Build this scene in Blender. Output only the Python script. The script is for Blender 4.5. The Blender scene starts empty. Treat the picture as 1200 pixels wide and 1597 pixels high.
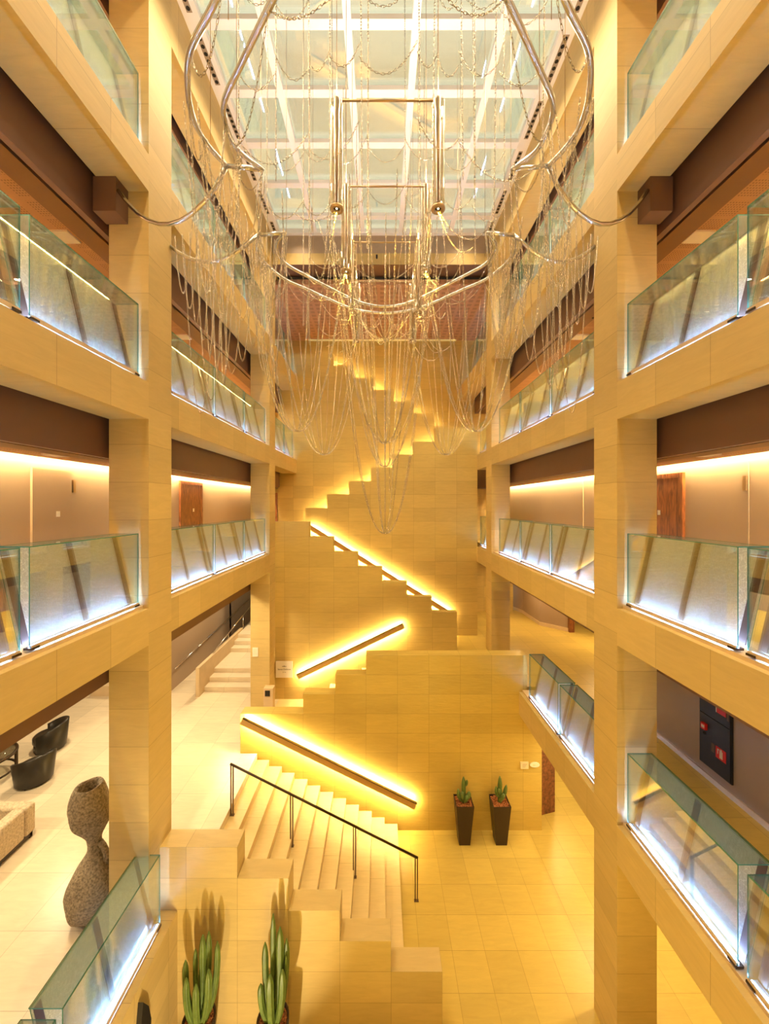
import bpy, math, random
import numpy as np
from mathutils import Vector, Matrix
random.seed(7)
SC = bpy.context.scene
COL = SC.collection

# ------------------------------------------------------------------ camera
F_PX, CZ = 600.0, 8.7
cam_d = bpy.data.cameras.new('camera')
cam_d.sensor_fit = 'VERTICAL'
cam_d.sensor_height = 36.0
cam_d.lens = F_PX / 1597.0 * 36.0
cam_d.shift_x = 5.0 / 1597.0
cam_d.shift_y = -11.5 / 1597.0
cam_d.clip_start = 0.05
cam_d.clip_end = 200
cam = bpy.data.objects.new('camera', cam_d)
COL.objects.link(cam)
cam.location = (0, 0, CZ)
cam.rotation_euler = (math.radians(90), 0, 0)
SC.camera = cam

# ------------------------------------------------------------------ render look
SC.view_settings.view_transform = 'Standard'
SC.view_settings.look = 'None'
SC.view_settings.gamma = 1.0
SC.view_settings.use_curve_mapping = False
SC.view_settings.exposure = 0.25
SC.cycles.transparent_max_bounces = 32
SC.cycles.max_bounces = 8
SC.cycles.diffuse_bounces = 5
SC.cycles.sample_clamp_indirect = 6.0
SC.cycles.caustics_reflective = False
SC.cycles.caustics_refractive = False

# ------------------------------------------------------------------ sky over the skylight
W = bpy.data.worlds.new('sky')
SC.world = W
W.use_nodes = True
bg = W.node_tree.nodes['Background']
bg.inputs[0].default_value = (0.90, 0.86, 0.68, 1)
bg.inputs[1].default_value = 1.1

# ------------------------------------------------------------------ lamps
WARM = (1.0, 0.66, 0.27)
GOLD = (1.0, 0.66, 0.06)
CREAM = (1.0, 0.80, 0.48)

def lamp(name, kind, loc, power, color, rot=(0, 0, 0), **kw):
    d = bpy.data.lights.new(name, kind)
    d.energy = power
    d.color = color
    for k, v in kw.items():
        setattr(d, k, v)
    o = bpy.data.objects.new(name, d)
    COL.objects.link(o)
    o.location = loc
    o.rotation_euler = rot
    return o

# rows of small spotlights sunk in the two long edges of the skylight
for sx, nm in ((-1, 'left'), (1, 'right')):
    lamp('skylight_edge_lamp', 'AREA', (sx * 2.75, 5.6, 17.60), 430, (1.0, 0.75, 0.44), (0, math.radians(4 * sx), 0),
         shape='RECTANGLE', size=0.15, size_y=13.5, spread=math.radians(125))
# downlights in the lobby ceiling
for x, y in ((-7.4, 3.4), (-6.7, 7.2), (-4.9, 10.8), (-8.6, 5.6), (-8.6, 10.5), (-6.0, 15.0), (-9.5, 15.0), (-5.2, 18.0)):
    lamp('lobby_downlight', 'AREA', (x, y, 6.2), 98, CREAM, shape='DISK', size=0.35)
# downlights over the right hand landing and the passage below it
for x, y, p in ((5.6, 16.0, 60), (7.8, 13.6, 90), (5.75, 10.4, 26), (5.75, 5.0, 16)):
    lamp('landing_downlight', 'AREA', (x, y, 6.0), p, (1.0, 0.68, 0.33), shape='DISK', size=0.3)
for x, y, p in ((5.3, 7.1, 75), (5.3, 9.6, 60), (5.6, 12.2, 50)):
    lamp('passage_downlight', 'AREA', (x, y, 2.8), p, (1.0, 0.78, 0.42), shape='DISK', size=0.3)
# added area lights under the corridor ceilings, brightening corridors and frosted panes
for zc, pw in ((16.54, 85), (13.01, 110), (9.48, 10)):
    for sx in (-1, 1):
        for y in (2.0, 6.2, 9.9, 13.5):
            lamp('corridor_fill', 'AREA', (sx * 5.11, y, zc), pw, (1.0, 0.80, 0.46), shape='RECTANGLE', size=0.3, size_y=0.26)
# downlights above the top flight of stairs
for x in (-2.2, 0.0, 2.2):
    lamp('stair_ceiling_lamp', 'AREA', (x, 15.6, 16.3), 18, (1.0, 0.6, 0.16), shape='DISK', size=0.3)
# added unseen golden spots low by the near wall, brightening pillars and beams
for x, y in ((-2.4, 0.6), (-0.5, 0.2), (1.2, 0.2), (2.3, 0.4)):
    lamp('upward_spot', 'SPOT', (x, y, 0.25), 420, (1.0, 0.70, 0.17), (math.radians(140), 0, 0),
         spot_size=math.radians(125), spot_blend=1.0, shadow_soft_size=0.12)
# floor uplight in front of the stepped wall
lamp('upward_spot', 'SPOT', (-1.9, 3.6, 0.3), 260, CREAM, (math.radians(118), 0, math.radians(12)),
     spot_size=math.radians(80), spot_blend=0.5, shadow_soft_size=0.04)

# ------------------------------------------------------------------ helpers
def mat_new(name):
    m = bpy.data.materials.new(name)
    m.use_nodes = True
    nt = m.node_tree
    return m, nt, nt.nodes['Principled BSDF']

def node(nt, kind, **kw):
    n = nt.nodes.new(kind)
    for k, v in kw.items():
        setattr(n, k, v)
    return n

def math_node(nt, op, a, b=None):
    n = node(nt, 'ShaderNodeMath', operation=op)
    for i, v in enumerate((a, b)):
        if v is None:
            continue
        if isinstance(v, (int, float)):
            n.inputs[i].default_value = v
        else:
            nt.links.new(v, n.inputs[i])
    return n.outputs[0]

def stone(name, bw, bh, col=(0.60, 0.44, 0.18), ou=0.0, ov=0.0, rough=0.42, bump=0.0, var=0.07, mortar=0.003):
    m, nt, p = mat_new(name)
    uv = node(nt, 'ShaderNodeUVMap')
    mp = node(nt, 'ShaderNodeMapping')
    mp.inputs['Location'].default_value = (-ou + bw * 40, -ov + bh * 40, 0)
    nt.links.new(uv.outputs[0], mp.inputs[0])
    br = node(nt, 'ShaderNodeTexBrick', offset=0.0, squash=1.0)
    nt.links.new(mp.outputs[0], br.inputs['Vector'])
    for k, v in (('Scale', 1.0), ('Mortar Size', mortar), ('Mortar Smooth', 0.1), ('Bias', 0.0), ('Brick Width', bw), ('Row Height', bh)):
        br.inputs[k].default_value = v
    c = Vector(col)
    br.inputs['Color1'].default_value = (*(c * (1 + var)), 1)
    br.inputs['Color2'].default_value = (*(c * (1 - var)), 1)
    br.inputs['Mortar'].default_value = (*(c * 0.55), 1)
    mp2 = node(nt, 'ShaderNodeMapping')
    mp2.inputs['Scale'].default_value = (0.9, 5.0, 1)
    nt.links.new(uv.outputs[0], mp2.inputs[0])
    nz = node(nt, 'ShaderNodeTexNoise')
    nz.inputs['Scale'].default_value = 2.2
    nz.inputs['Detail'].default_value = 7
    nz.inputs['Roughness'].default_value = 0.62
    nz.inputs['Distortion'].default_value = 0.9
    nt.links.new(mp2.outputs[0], nz.inputs['Vector'])
    rp = node(nt, 'ShaderNodeMapRange')
    rp.inputs['From Min'].default_value = 0.3
    rp.inputs['From Max'].default_value = 0.75
    rp.inputs['To Min'].default_value = 0.91
    rp.inputs['To Max'].default_value = 1.05
    nt.links.new(nz.outputs[0], rp.inputs[0])
    mx = node(nt, 'ShaderNodeMix', data_type='RGBA', blend_type='MULTIPLY')
    mx.inputs[0].default_value = 1.0
    nt.links.new(br.outputs['Color'], mx.inputs[6])
    nt.links.new(rp.outputs[0], mx.inputs[7])
    nt.links.new(mx.outputs[2], p.inputs['Base Color'])
    p.inputs['Roughness'].default_value = rough
    p.inputs['Specular IOR Level'].default_value = 0.3
    if bump:
        n2 = node(nt, 'ShaderNodeTexNoise')
        n2.inputs['Scale'].default_value = 3.0
        n2.inputs['Detail'].default_value = 8
        n2.inputs['Distortion'].default_value = 1.5
        nt.links.new(mp2.outputs[0], n2.inputs['Vector'])
        ad = math_node(nt, 'ADD', n2.outputs[0], math_node(nt, 'MULTIPLY', br.outputs['Fac'], -0.8))
        bp = node(nt, 'ShaderNodeBump')
        bp.inputs['Strength'].default_value = bump
        bp.inputs['Distance'].default_value = 0.02
        nt.links.new(ad, bp.inputs['Height'])
        nt.links.new(bp.outputs[0], p.inputs['Normal'])
    return m

def plain(name, col, rough=0.6, metal=0.0, noise=0.0, nscale=8.0, bump=0.0, spec=0.4):
    m, nt, p = mat_new(name)
    p.inputs['Base Color'].default_value = (*col, 1)
    p.inputs['Roughness'].default_value = rough
    p.inputs['Metallic'].default_value = metal
    p.inputs['Specular IOR Level'].default_value = spec
    if noise or bump:
        tc = node(nt, 'ShaderNodeTexCoord')
        nz = node(nt, 'ShaderNodeTexNoise')
        nz.inputs['Scale'].default_value = nscale
        nz.inputs['Detail'].default_value = 6
        nt.links.new(tc.outputs['Object'], nz.inputs['Vector'])
        if noise:
            rp = node(nt, 'ShaderNodeValToRGB')
            c = Vector(col)
            rp.color_ramp.elements[0].position = 0.3
            rp.color_ramp.elements[1].position = 0.7
            rp.color_ramp.elements[0].color = (*(c * (1 - noise)), 1)
            rp.color_ramp.elements[1].color = (*(c * (1 + noise)), 1)
            nt.links.new(nz.outputs[0], rp.inputs[0])
            nt.links.new(rp.outputs[0], p.inputs['Base Color'])
        if bump:
            bp = node(nt, 'ShaderNodeBump')
            bp.inputs['Strength'].default_value = bump
            bp.inputs['Distance'].default_value = 0.03
            nt.links.new(nz.outputs[0], bp.inputs['Height'])
            nt.links.new(bp.outputs[0], p.inputs['Normal'])
    return m

def emit(name, col, strength):
    m = bpy.data.materials.new(name)
    m.use_nodes = True
    nt = m.node_tree
    nt.nodes.clear()
    e = node(nt, 'ShaderNodeEmission')
    e.inputs[0].default_value = (*col, 1)
    e.inputs[1].default_value = strength
    o = node(nt, 'ShaderNodeOutputMaterial')
    nt.links.new(e.outputs[0], o.inputs[0])
    return m

def glass(name, tint=(0.90, 0.97, 0.91), refl=0.06, rough=0.0, base_refl=0.04, gcol=(1, 1, 1), diff=0.0, dcol=(0.8, 0.8, 0.7), crackle=False):
    """thin architectural glass: tinted see-through, fresnel mirror, optional frosted share"""
    m = bpy.data.materials.new(name)
    m.use_nodes = True
    nt = m.node_tree
    nt.nodes.clear()
    t = node(nt, 'ShaderNodeBsdfTransparent')
    t.inputs[0].default_value = (*tint, 1)
    g = node(nt, 'ShaderNodeBsdfGlossy')
    g.inputs[0].default_value = (*gcol, 1)
    g.inputs[1].default_value = rough
    lw = node(nt, 'ShaderNodeFresnel')
    lw.inputs[0].default_value = 1.5
    fac = math_node(nt, 'ADD', lw.outputs[0], base_refl)
    fac = math_node(nt, 'MINIMUM', fac, 0.6)
    mx = node(nt, 'ShaderNodeMixShader')
    nt.links.new(fac, mx.inputs[0])
    nt.links.new(t.outputs[0], mx.inputs[1])
    nt.links.new(g.outputs[0], mx.inputs[2])
    out = mx.outputs[0]
    if diff:
        d = node(nt, 'ShaderNodeBsdfDiffuse')
        tl = node(nt, 'ShaderNodeBsdfTranslucent')
        d.inputs[0].default_value = (*dcol, 1)
        tl.inputs[0].default_value = (*dcol, 1)
        m2 = node(nt, 'ShaderNodeMixShader')
        m2.inputs[0].default_value = 0.5
        nt.links.new(d.outputs[0], m2.inputs[1])
        nt.links.new(tl.outputs[0], m2.inputs[2])
        m3 = node(nt, 'ShaderNodeMixShader')
        m3.inputs[0].default_value = diff
        if crackle:
            tc = node(nt, 'ShaderNodeTexCoord')
            nz = node(nt, 'ShaderNodeTexNoise')
            nz.inputs['Scale'].default_value = 9
            nz.inputs['Detail'].default_value = 3
            nt.links.new(tc.outputs['Object'], nz.inputs['Vector'])
            vm = node(nt, 'ShaderNodeMix', data_type='RGBA', blend_type='LINEAR_LIGHT')
            vm.inputs[0].default_value = 0.12
            nt.links.new(tc.outputs['Object'], vm.inputs[6])
            nt.links.new(nz.outputs['Color'], vm.inputs[7])
            vo = node(nt, 'ShaderNodeTexVoronoi', feature='DISTANCE_TO_EDGE')
            vo.inputs['Scale'].default_value = 17
            nt.links.new(vm.outputs[2], vo.inputs['Vector'])
            mr = node(nt, 'ShaderNodeMapRange')
            mr.inputs['From Min'].default_value = 0.0
            mr.inputs['From Max'].default_value = 0.07
            mr.inputs['To Min'].default_value = min(1.0, diff + 0.28)
            mr.inputs['To Max'].default_value = diff
            nt.links.new(vo.outputs['Distance'], mr.inputs[0])
            nt.links.new(mr.outputs[0], m3.inputs[0])
        nt.links.new(out, m3.inputs[1])
        nt.links.new(m2.outputs[0], m3.inputs[2])
        out = m3.outputs[0]
    o = node(nt, 'ShaderNodeOutputMaterial')
    nt.links.new(out, o.inputs[0])
    return m

def perforated(name, col, cell, dot, patch):
    """flat ceiling board with square patches of small dark holes"""
    m, nt, p = mat_new(name)
    uv = node(nt, 'ShaderNodeUVMap')
    sp = node(nt, 'ShaderNodeSeparateXYZ')
    nt.links.new(uv.outputs[0], sp.inputs[0])
    def inside(sock, period, share):
        f = math_node(nt, 'FRACT', math_node(nt, 'DIVIDE', math_node(nt, 'ADD', sock, 100.0), period))
        return math_node(nt, 'LESS_THAN', f, share)
    u, v = sp.outputs[0], sp.outputs[1]
    a = math_node(nt, 'MULTIPLY', inside(u, cell, dot), inside(v, cell, dot))
    if patch:
        a = math_node(nt, 'MULTIPLY', a, math_node(nt, 'MULTIPLY', inside(u, patch[0], 0.68), inside(v, patch[1], 0.8)))
    mx = node(nt, 'ShaderNodeMix', data_type='RGBA')
    nt.links.new(a, mx.inputs[0])
    mx.inputs[6].default_value = (*col, 1)
    mx.inputs[7].default_value = (*(Vector(col) * (0.5 if patch else 0.72)), 1)
    nt.links.new(mx.outputs[2], p.inputs['Base Color'])
    p.inputs['Roughness'].default_value = 0.7
    return m

def wood(name, col, dark, scale=3.0):
    m, nt, p = mat_new(name)
    tc = node(nt, 'ShaderNodeTexCoord')
    mp = node(nt, 'ShaderNodeMapping')
    mp.inputs['Scale'].default_value = (4, 4, 0.6)
    nt.links.new(tc.outputs['Object'], mp.inputs[0])
    nz = node(nt, 'ShaderNodeTexNoise')
    nz.inputs['Scale'].default_value = scale
    nz.inputs['Detail'].default_value = 6
    nz.inputs['Distortion'].default_value = 2.0
    nt.links.new(mp.outputs[0], nz.inputs['Vector'])
    rp = node(nt, 'ShaderNodeValToRGB')
    rp.color_ramp.elements[0].position = 0.35
    rp.color_ramp.elements[1].position = 0.65
    rp.color_ramp.elements[0].color = (*dark, 1)
    rp.color_ramp.elements[1].color = (*col, 1)
    nt.links.new(nz.outputs[0], rp.inputs[0])
    nt.links.new(rp.outputs[0], p.inputs['Base Color'])
    p.inputs['Roughness'].default_value = 0.4
    return m

ST = (0.57, 0.425, 0.175)
M = dict(
    pillar=stone('pillar_limestone', 9.0, 0.59, ST, ou=4.5, ov=0.20),
    beam=stone('beam_limestone', 0.86, 9.0, ST, ou=0.0, ov=-4.0),
    low=stone('stair_wall_limestone', 0.84, 0.52, (0.56, 0.405, 0.10), ou=-2.09, ov=3.11, bump=0.25, rough=0.38),  # deeper copy of the limestone, golden light put into the colour
    front=stone('stepped_wall_limestone', 0.84, 0.51, ST, ou=1.0, ov=1.05),
    mid=stone('flight_wall_limestone', 0.843, 0.515, (0.57, 0.42, 0.14), ou=2.59, ov=5.02),
    up=stone('upper_wall_limestone', 0.832, 0.515, (0.57, 0.42, 0.14), ou=-2.92, ov=8.57),
    top=stone('top_wall_limestone', 0.86, 0.515, (0.57, 0.42, 0.14), ou=-2.05, ov=15.16),
    floor=stone('floor_limestone', 0.64, 0.655, (0.54, 0.39, 0.09), ou=0.1, ov=0.3, rough=0.36),  # golden lamplight put into the floor colour
    lobby=stone('lobby_limestone', 0.95, 0.95, (0.72, 0.61, 0.44), ou=0.1, ov=0.3, rough=0.25),
    step=stone('step_limestone', 6.0, 1.2, (0.62, 0.48, 0.23), ou=1.0, ov=0.2, rough=0.3),
    curb=plain('curb_limestone', (0.62, 0.47, 0.28), 0.45, noise=0.06, nscale=3),
    taupe=plain('taupe_paint', (0.36, 0.26, 0.175), 0.38, noise=0.03, nscale=0.6),
    brown=plain('brown_bulkhead_paint', (0.150, 0.075, 0.042), 0.5, noise=0.05, nscale=1.5),
    perf=perforated('perforated_board', (0.34, 0.185, 0.105), 0.042, 0.5, (0.42, 0.36)),
    perfback=perforated('square_pattern_board', (0.50, 0.27, 0.15), 0.28, 0.6, None),
    slot=plain('dark_slot', (0.01, 0.008, 0.006), 0.8),
    white=plain('white_frame_paint', (0.92, 0.88, 0.84), 0.4),
    band=plain('dull_stone_band', (0.36, 0.28, 0.20), 0.5, noise=0.04),
    pane=glass('skylight_glass', (0.92, 0.95, 0.90), base_refl=0.14, gcol=(1, 0.98, 0.92)),
    clear=glass('clear_glass', (0.93, 0.975, 0.92), base_refl=0.02),
    cap=glass('green_cap_glass', (0.86, 0.92, 0.82), base_refl=0.04, diff=0.05, dcol=(0.45, 0.55, 0.36)),
    frost=glass('textured_glass', (0.90, 0.95, 0.84), base_refl=0.0, diff=0.6, dcol=(0.86, 0.90, 0.84), crackle=True),
    edge=plain('green_glass_edge', (0.05, 0.20, 0.13), 0.15),
    bronze=plain('bronze_bar', (0.12, 0.07, 0.045), 0.45, metal=0.2),
    dbronze=plain('dark_bronze', (0.05, 0.03, 0.015), 0.35, metal=0.6),
    steel=plain('polished_steel', (0.78, 0.80, 0.86), 0.16, metal=1.0),
    chain=plain('chain_metal', (0.52, 0.47, 0.38), 0.25, metal=1.0),
    brass=plain('satin_brass', (0.50, 0.36, 0.20), 0.3, metal=0.85),
    tube=glass('tube_glass', (0.90, 0.86, 0.78), base_refl=0.08),
    led=emit('cool_light_strip', (0.27, 0.46, 1.0), 215),
    rail=emit('warm_light_strip', (1.0, 0.74, 0.31), 330),
    cove=emit('cove_light_strip', (1.0, 0.74, 0.36), 130),
    rail_soft=emit('soft_gold_strip', (1.0, 0.64, 0.2), 0.5),
    bulb=emit('lamp_glow', (1.0, 0.75, 0.4), 2.5),
    wood=wood('walnut_veneer', (0.32, 0.11, 0.03), (0.12, 0.035, 0.01)),
    screen=plain('woven_brown_panel', (0.16, 0.06, 0.02), 0.7, noise=0.5, nscale=14),
    leather=plain('black_leather', (0.022, 0.018, 0.012), 0.33),
    boucle=plain('cream_boucle', (0.52, 0.42, 0.28), 0.9, noise=0.25, nscale=26, bump=0.6),
    rock=plain('rough_grey_stone', (0.30, 0.24, 0.16), 0.75, noise=0.55, nscale=34, bump=1.0),
    dark=plain('dark_planter', (0.035, 0.020, 0.012), 0.35),
    soil=plain('bark_chips', (0.36, 0.13, 0.04), 0.9, noise=0.7, nscale=40, bump=0.8),
    cactus=plain('cactus_skin', (0.10, 0.15, 0.03), 0.45, noise=0.25, nscale=9),
    black=plain('black_enamel', (0.010, 0.008, 0.008), 0.55),
    red=plain('red_sign', (0.62, 0.015, 0.012), 0.4),
    paper=plain('white_sign', (0.80, 0.74, 0.62), 0.5),
    ink=plain('brown_ink', (0.10, 0.06, 0.03), 0.6),
    acrylic=plain('pale_plate', (0.78, 0.66, 0.44), 0.25),
    tabletop=glass('table_glass', (0.8, 0.8, 0.72), base_refl=0.10),
)

class MB:
    def __init__(self):
        self.v, self.f, self.m, self.s = [], [], [], []

    def face(self, idx, mi=0, smooth=False):
        self.f.append(tuple(idx)); self.m.append(mi); self.s.append(smooth)

    def box(self, x0, x1, y0, y1, z0, z1, mi=0, top=None, sides=None):
        b = len(self.v)
        x0, x1 = min(x0, x1), max(x0, x1)
        self.v += [(x0, y0, z0), (x1, y0, z0), (x1, y1, z0), (x0, y1, z0), (x0, y0, z1), (x1, y0, z1), (x1, y1, z1), (x0, y1, z1)]
        t = mi if top is None else top
        s = mi if sides is None else sides
        for q, k in (((0, 3, 2, 1), mi), ((4, 5, 6, 7), t), ((0, 1, 5, 4), s), ((1, 2, 6, 5), s), ((2, 3, 7, 6), s), ((3, 0, 4, 7), s)):
            self.face([b + i for i in q], k)
        return self

    def prism(self, poly, axis, a, b2, mi=0, side=None):
        """extrude a polygon (list of 2D points) along an axis from a to b2; 'y': (x,z), 'x': (y,z), 'z': (x,y)"""
        def p3(p, t):
            return {'y': (p[0], t, p[1]), 'x': (t, p[0], p[1]), 'z': (p[0], p[1], t)}[axis]
        n = len(poly); b = len(self.v)
        self.v += [p3(p, a) for p in poly] + [p3(p, b2) for p in poly]
        self.face(range(b, b + n), mi)
        self.face(range(b + 2 * n - 1, b + n - 1, -1), mi)
        for i in range(n):
            j = (i + 1) % n
            self.face((b + i, b + j, b + n + j, b + n + i)[::-1], mi if side is None else side)
        return self

    def tube(self, pts, r, seg=8, mi=0, cap=True):
        pts = [Vector(p) for p in pts]
        n = len(pts); b = len(self.v)
        up = None
        rr = r if isinstance(r, (list, tuple)) else [r] * n
        for i, p in enumerate(pts):
            t = (pts[min(i + 1, n - 1)] - pts[max(i - 1, 0)]).normalized()
            if up is None:
                up = Vector((0, 0, 1)) if abs(t.z) < 0.9 else Vector((1, 0, 0))
            u = (up - t * up.dot(t)).normalized()
            up = u
            w = t.cross(u)
            for k in range(seg):
                a = 2 * math.pi * k / seg
                self.v.append(tuple(p + (u * math.cos(a) + w * math.sin(a)) * rr[i]))
        for i in range(n - 1):
            for k in range(seg):
                k2 = (k + 1) % seg
                self.face((b + i * seg + k, b + i * seg + k2, b + (i + 1) * seg + k2, b + (i + 1) * seg + k), mi, True)
        if cap:
            self.face([b + k for k in range(seg)][::-1], mi)
            self.face([b + (n - 1) * seg + k for k in range(seg)], mi)
        return self

    def lathe(self, prof, c=(0, 0, 0), seg=24, mi=0, axis_fn=None, close=True):
        b = len(self.v); n = len(prof)
        for i, (r, z) in enumerate(prof):
            ox, oy = axis_fn(z) if axis_fn else (0, 0)
            for k in range(seg):
                a = 2 * math.pi * k / seg
                self.v.append((c[0] + ox + r * math.cos(a), c[1] + oy + r * math.sin(a), c[2] + z))
        for i in range(n - 1):
            for k in range(seg):
                k2 = (k + 1) % seg
                self.face((b + i * seg + k, b + i * seg + k2, b + (i + 1) * seg + k2, b + (i + 1) * seg + k), mi, True)
        if close:
            self.face([b + k for k in range(seg)][::-1], mi)
            self.face([b + (n - 1) * seg + k for k in range(seg)], mi)
        return self

    def mesh(self, name, mats):
        me = bpy.data.meshes.new(name)
        me.from_pydata(self.v, [], self.f)
        for m in (mats if isinstance(mats, (list, tuple)) else [mats]):
            me.materials.append(m)
        me.polygons.foreach_set('material_index', self.m)
        me.polygons.foreach_set('use_smooth', self.s)
        uvl = me.uv_layers.new(name='UVMap')
        co = me.vertices
        for p in me.polygons:
            nx, ny, nz = (abs(c) for c in p.normal)
            for li in p.loop_indices:
                v = co[me.loops[li].vertex_index].co
                if nx >= ny and nx >= nz:
                    uvl.data[li].uv = (v.y, v.z)
                elif ny >= nz:
                    uvl.data[li].uv = (v.x, v.z)
                else:
                    uvl.data[li].uv = (v.x, v.y)
        me.update()
        return me

    def build(self, name, mats, parent=None):
        return link(name, self.mesh(name, mats), parent)

def link(name, data, parent=None):
    o = bpy.data.objects.new(name, data)
    COL.objects.link(o)
    if parent is not None:
        o.parent = parent
    return o

def tag(o, label, cat, group=None, kind=None):
    o['label'] = label
    o['category'] = cat
    if group:
        o['group'] = group
    if kind:
        o['kind'] = kind
    return o

def thing(name, label, cat, loc=(0, 0, 0), rz=0.0, group=None, kind=None):
    o = link(name, None)
    o.location = loc
    o.rotation_euler = (0, 0, rz)
    return tag(o, label, cat, group, kind)

def struct(name, mb, mats, label, cat):
    o = mb.build(name, mats)
    return tag(o, label, cat, kind='structure')

def px(x, y, Y):
    """photo pixel at depth Y -> (X, z), used only to work out sizes"""
    return ((x - 595) * Y / F_PX, CZ - (y - 787) * Y / F_PX)

# ------------------------------------------------------------------ levels and planes
XL, XR = -3.63, 3.68
LV = dict(A=14.16, B=10.61, C=7.08, D=3.70)
BT = 0.575
TOPB, ROOF = 16.62, 17.67
PLY = {-1: (12.5, 13.15), 1: (12.85, 13.5)}
YB, YE = -2.5, 18.1
SIDE = {-1: 'left', 1: 'right'}
IN = {-1: XL, 1: XR}
WALLX = {-1: -5.9, 1: 6.0}
GAL = dict(A='top', B='third', C='second', D='first')

# ------------------------------------------------------------------ floors
struct('floor', MB().box(XL, 7.0, YB, 15, -0.2, 0), M['floor'], 'limestone tiled floor of the atrium bottom, coloured golden as if lit', 'floor')
mb = MB().prism([(-14, YB), (-3.64, YB), (-3.64, 6.65), (-3.32, 6.65), (-3.32, 10.28), (-3.5, 10.28), (-3.5, 13.15), (-3.5, 23), (-14, 23)], 'z', 1.85, 2.05)
struct('floor', mb, M['lobby'], 'pale limestone lobby floor where the stone vase stands', 'floor')
struct('floor', MB().box(-3.5, -2.45, 10.64, 13.15, 1.85, 2.05), M['step'], 'small landing at the foot of the second stair flight', 'floor')
mb = MB().prism([(XR + 0.62, YB), (9.5, YB), (9.5, 23), (3.5, 23), (3.5, 14.8), (0.75, 14.8), (0.75, 10.64), (XR + 0.62, 10.64)], 'z', 3.1, 3.66)
struct('floor', mb, M['floor'], 'limestone floor of the first gallery on the right', 'floor')

def slab(x0, x1, y0, y1, ztop, label, m='floor'):
    struct('floor', MB().box(x0, x1, y0, y1, ztop - 0.25, ztop), M[m], label, 'floor')

for k in 'ABC':
    z = LV[k] - 0.05
    for s in (-1, 1):
        xi, xo = IN[s] + s * 0.62, WALLX[s]
        slab(xi, xo, YB, YE, z, f'{SIDE[s]} corridor floor of the {GAL[k]} gallery')
slab(-3.63, -2.75, 13.45, 16.45, LV['C'] - 0.05, 'stair landing joining the second gallery at left')
slab(2.4, XR, 15.1, YE, LV['B'] - 0.05, 'stair landing joining the third gallery at right')
slab(-3.63, -2.75, 16.75, YE, LV['A'] - 0.05, 'stair landing joining the top gallery at left')

# ------------------------------------------------------------------ pillars
def pillar(s, y0, y1, z0, which):
    x0 = IN[s]
    struct('pillar', MB().box(x0, x0 + s * 0.62, y0, y1, z0, ROOF), M['pillar'],
           f'square limestone pillar, {which} on the {SIDE[s]} side', 'pillar')
pillar(-1, 6.0, 6.65, 0.0, 'nearest')
pillar(1, 6.0, 6.65, 0.0, 'nearest')
pillar(-1, *PLY[-1], 0.0, 'farther')
pillar(1, *PLY[1], 0.0, 'farther')

# ------------------------------------------------------------------ gallery beams
BAYS = {-1: [(YB, 6.0), (6.65, 12.5), (13.15, 16.45)], 1: [(YB, 6.0), (6.65, 12.85), (13.5, 14.8)]}
for s in (-1, 1):
    for k in 'ABCD':
        if k == 'D' and s == -1:
            continue
        for bi, (y0, y1) in enumerate(BAYS[s]):
            if k == 'D':
                if bi == 2:
                    continue
                if bi == 1:
                    y1 = 10.28
            if k == 'A' and bi == 2:
                y1 = 16.45 if s < 0 else YE
            if k == 'C' and bi == 2 and s < 0:
                continue
            t = LV[k]
            b = t - (0.6 if k == 'D' else BT)
            x0 = IN[s]
            bay = ('near bay', 'bay between the pillars', 'short bay by the stairs')[bi]
            mb = MB().box(x0, x0 + s * 0.62, y0, y1, b, t)
            mb.box(x0 + s * 0.09, x0 + s * 0.62, y0, y1, t, t + 0.045, 1)
            struct('beam', mb, [M['beam'], M['curb']], f'limestone edge beam of the {GAL[k]} gallery, {SIDE[s]} side, {bay}', 'beam')
    for bi, (y0, y1) in enumerate(BAYS[s][:2] + [(BAYS[s][2][0], YE)]):
        bay = ('near bay', 'bay between the pillars', 'short bay by the stairs')[bi]
        struct('beam', MB().box(IN[s], IN[s] + s * 0.62, y0, y1, TOPB, ROOF), M['beam'], f'deep limestone beam under the roof, {SIDE[s]} side, {bay}', 'beam')
mb = MB().box(XL, XR, 12.8, 13.5, 16.68, 16.69, 2).box(XL, XR, 12.8, 13.5, 16.69, 17.06, 1).box(XL, XR, 12.8, 13.5, 17.06, ROOF, 0)  # upper band coloured darker for shade, strip below left cream as lit
struct('beam', mb, [M['band'], M['beam'], M['brown']], 'cross beam closing the far end of the skylight', 'beam')

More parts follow.
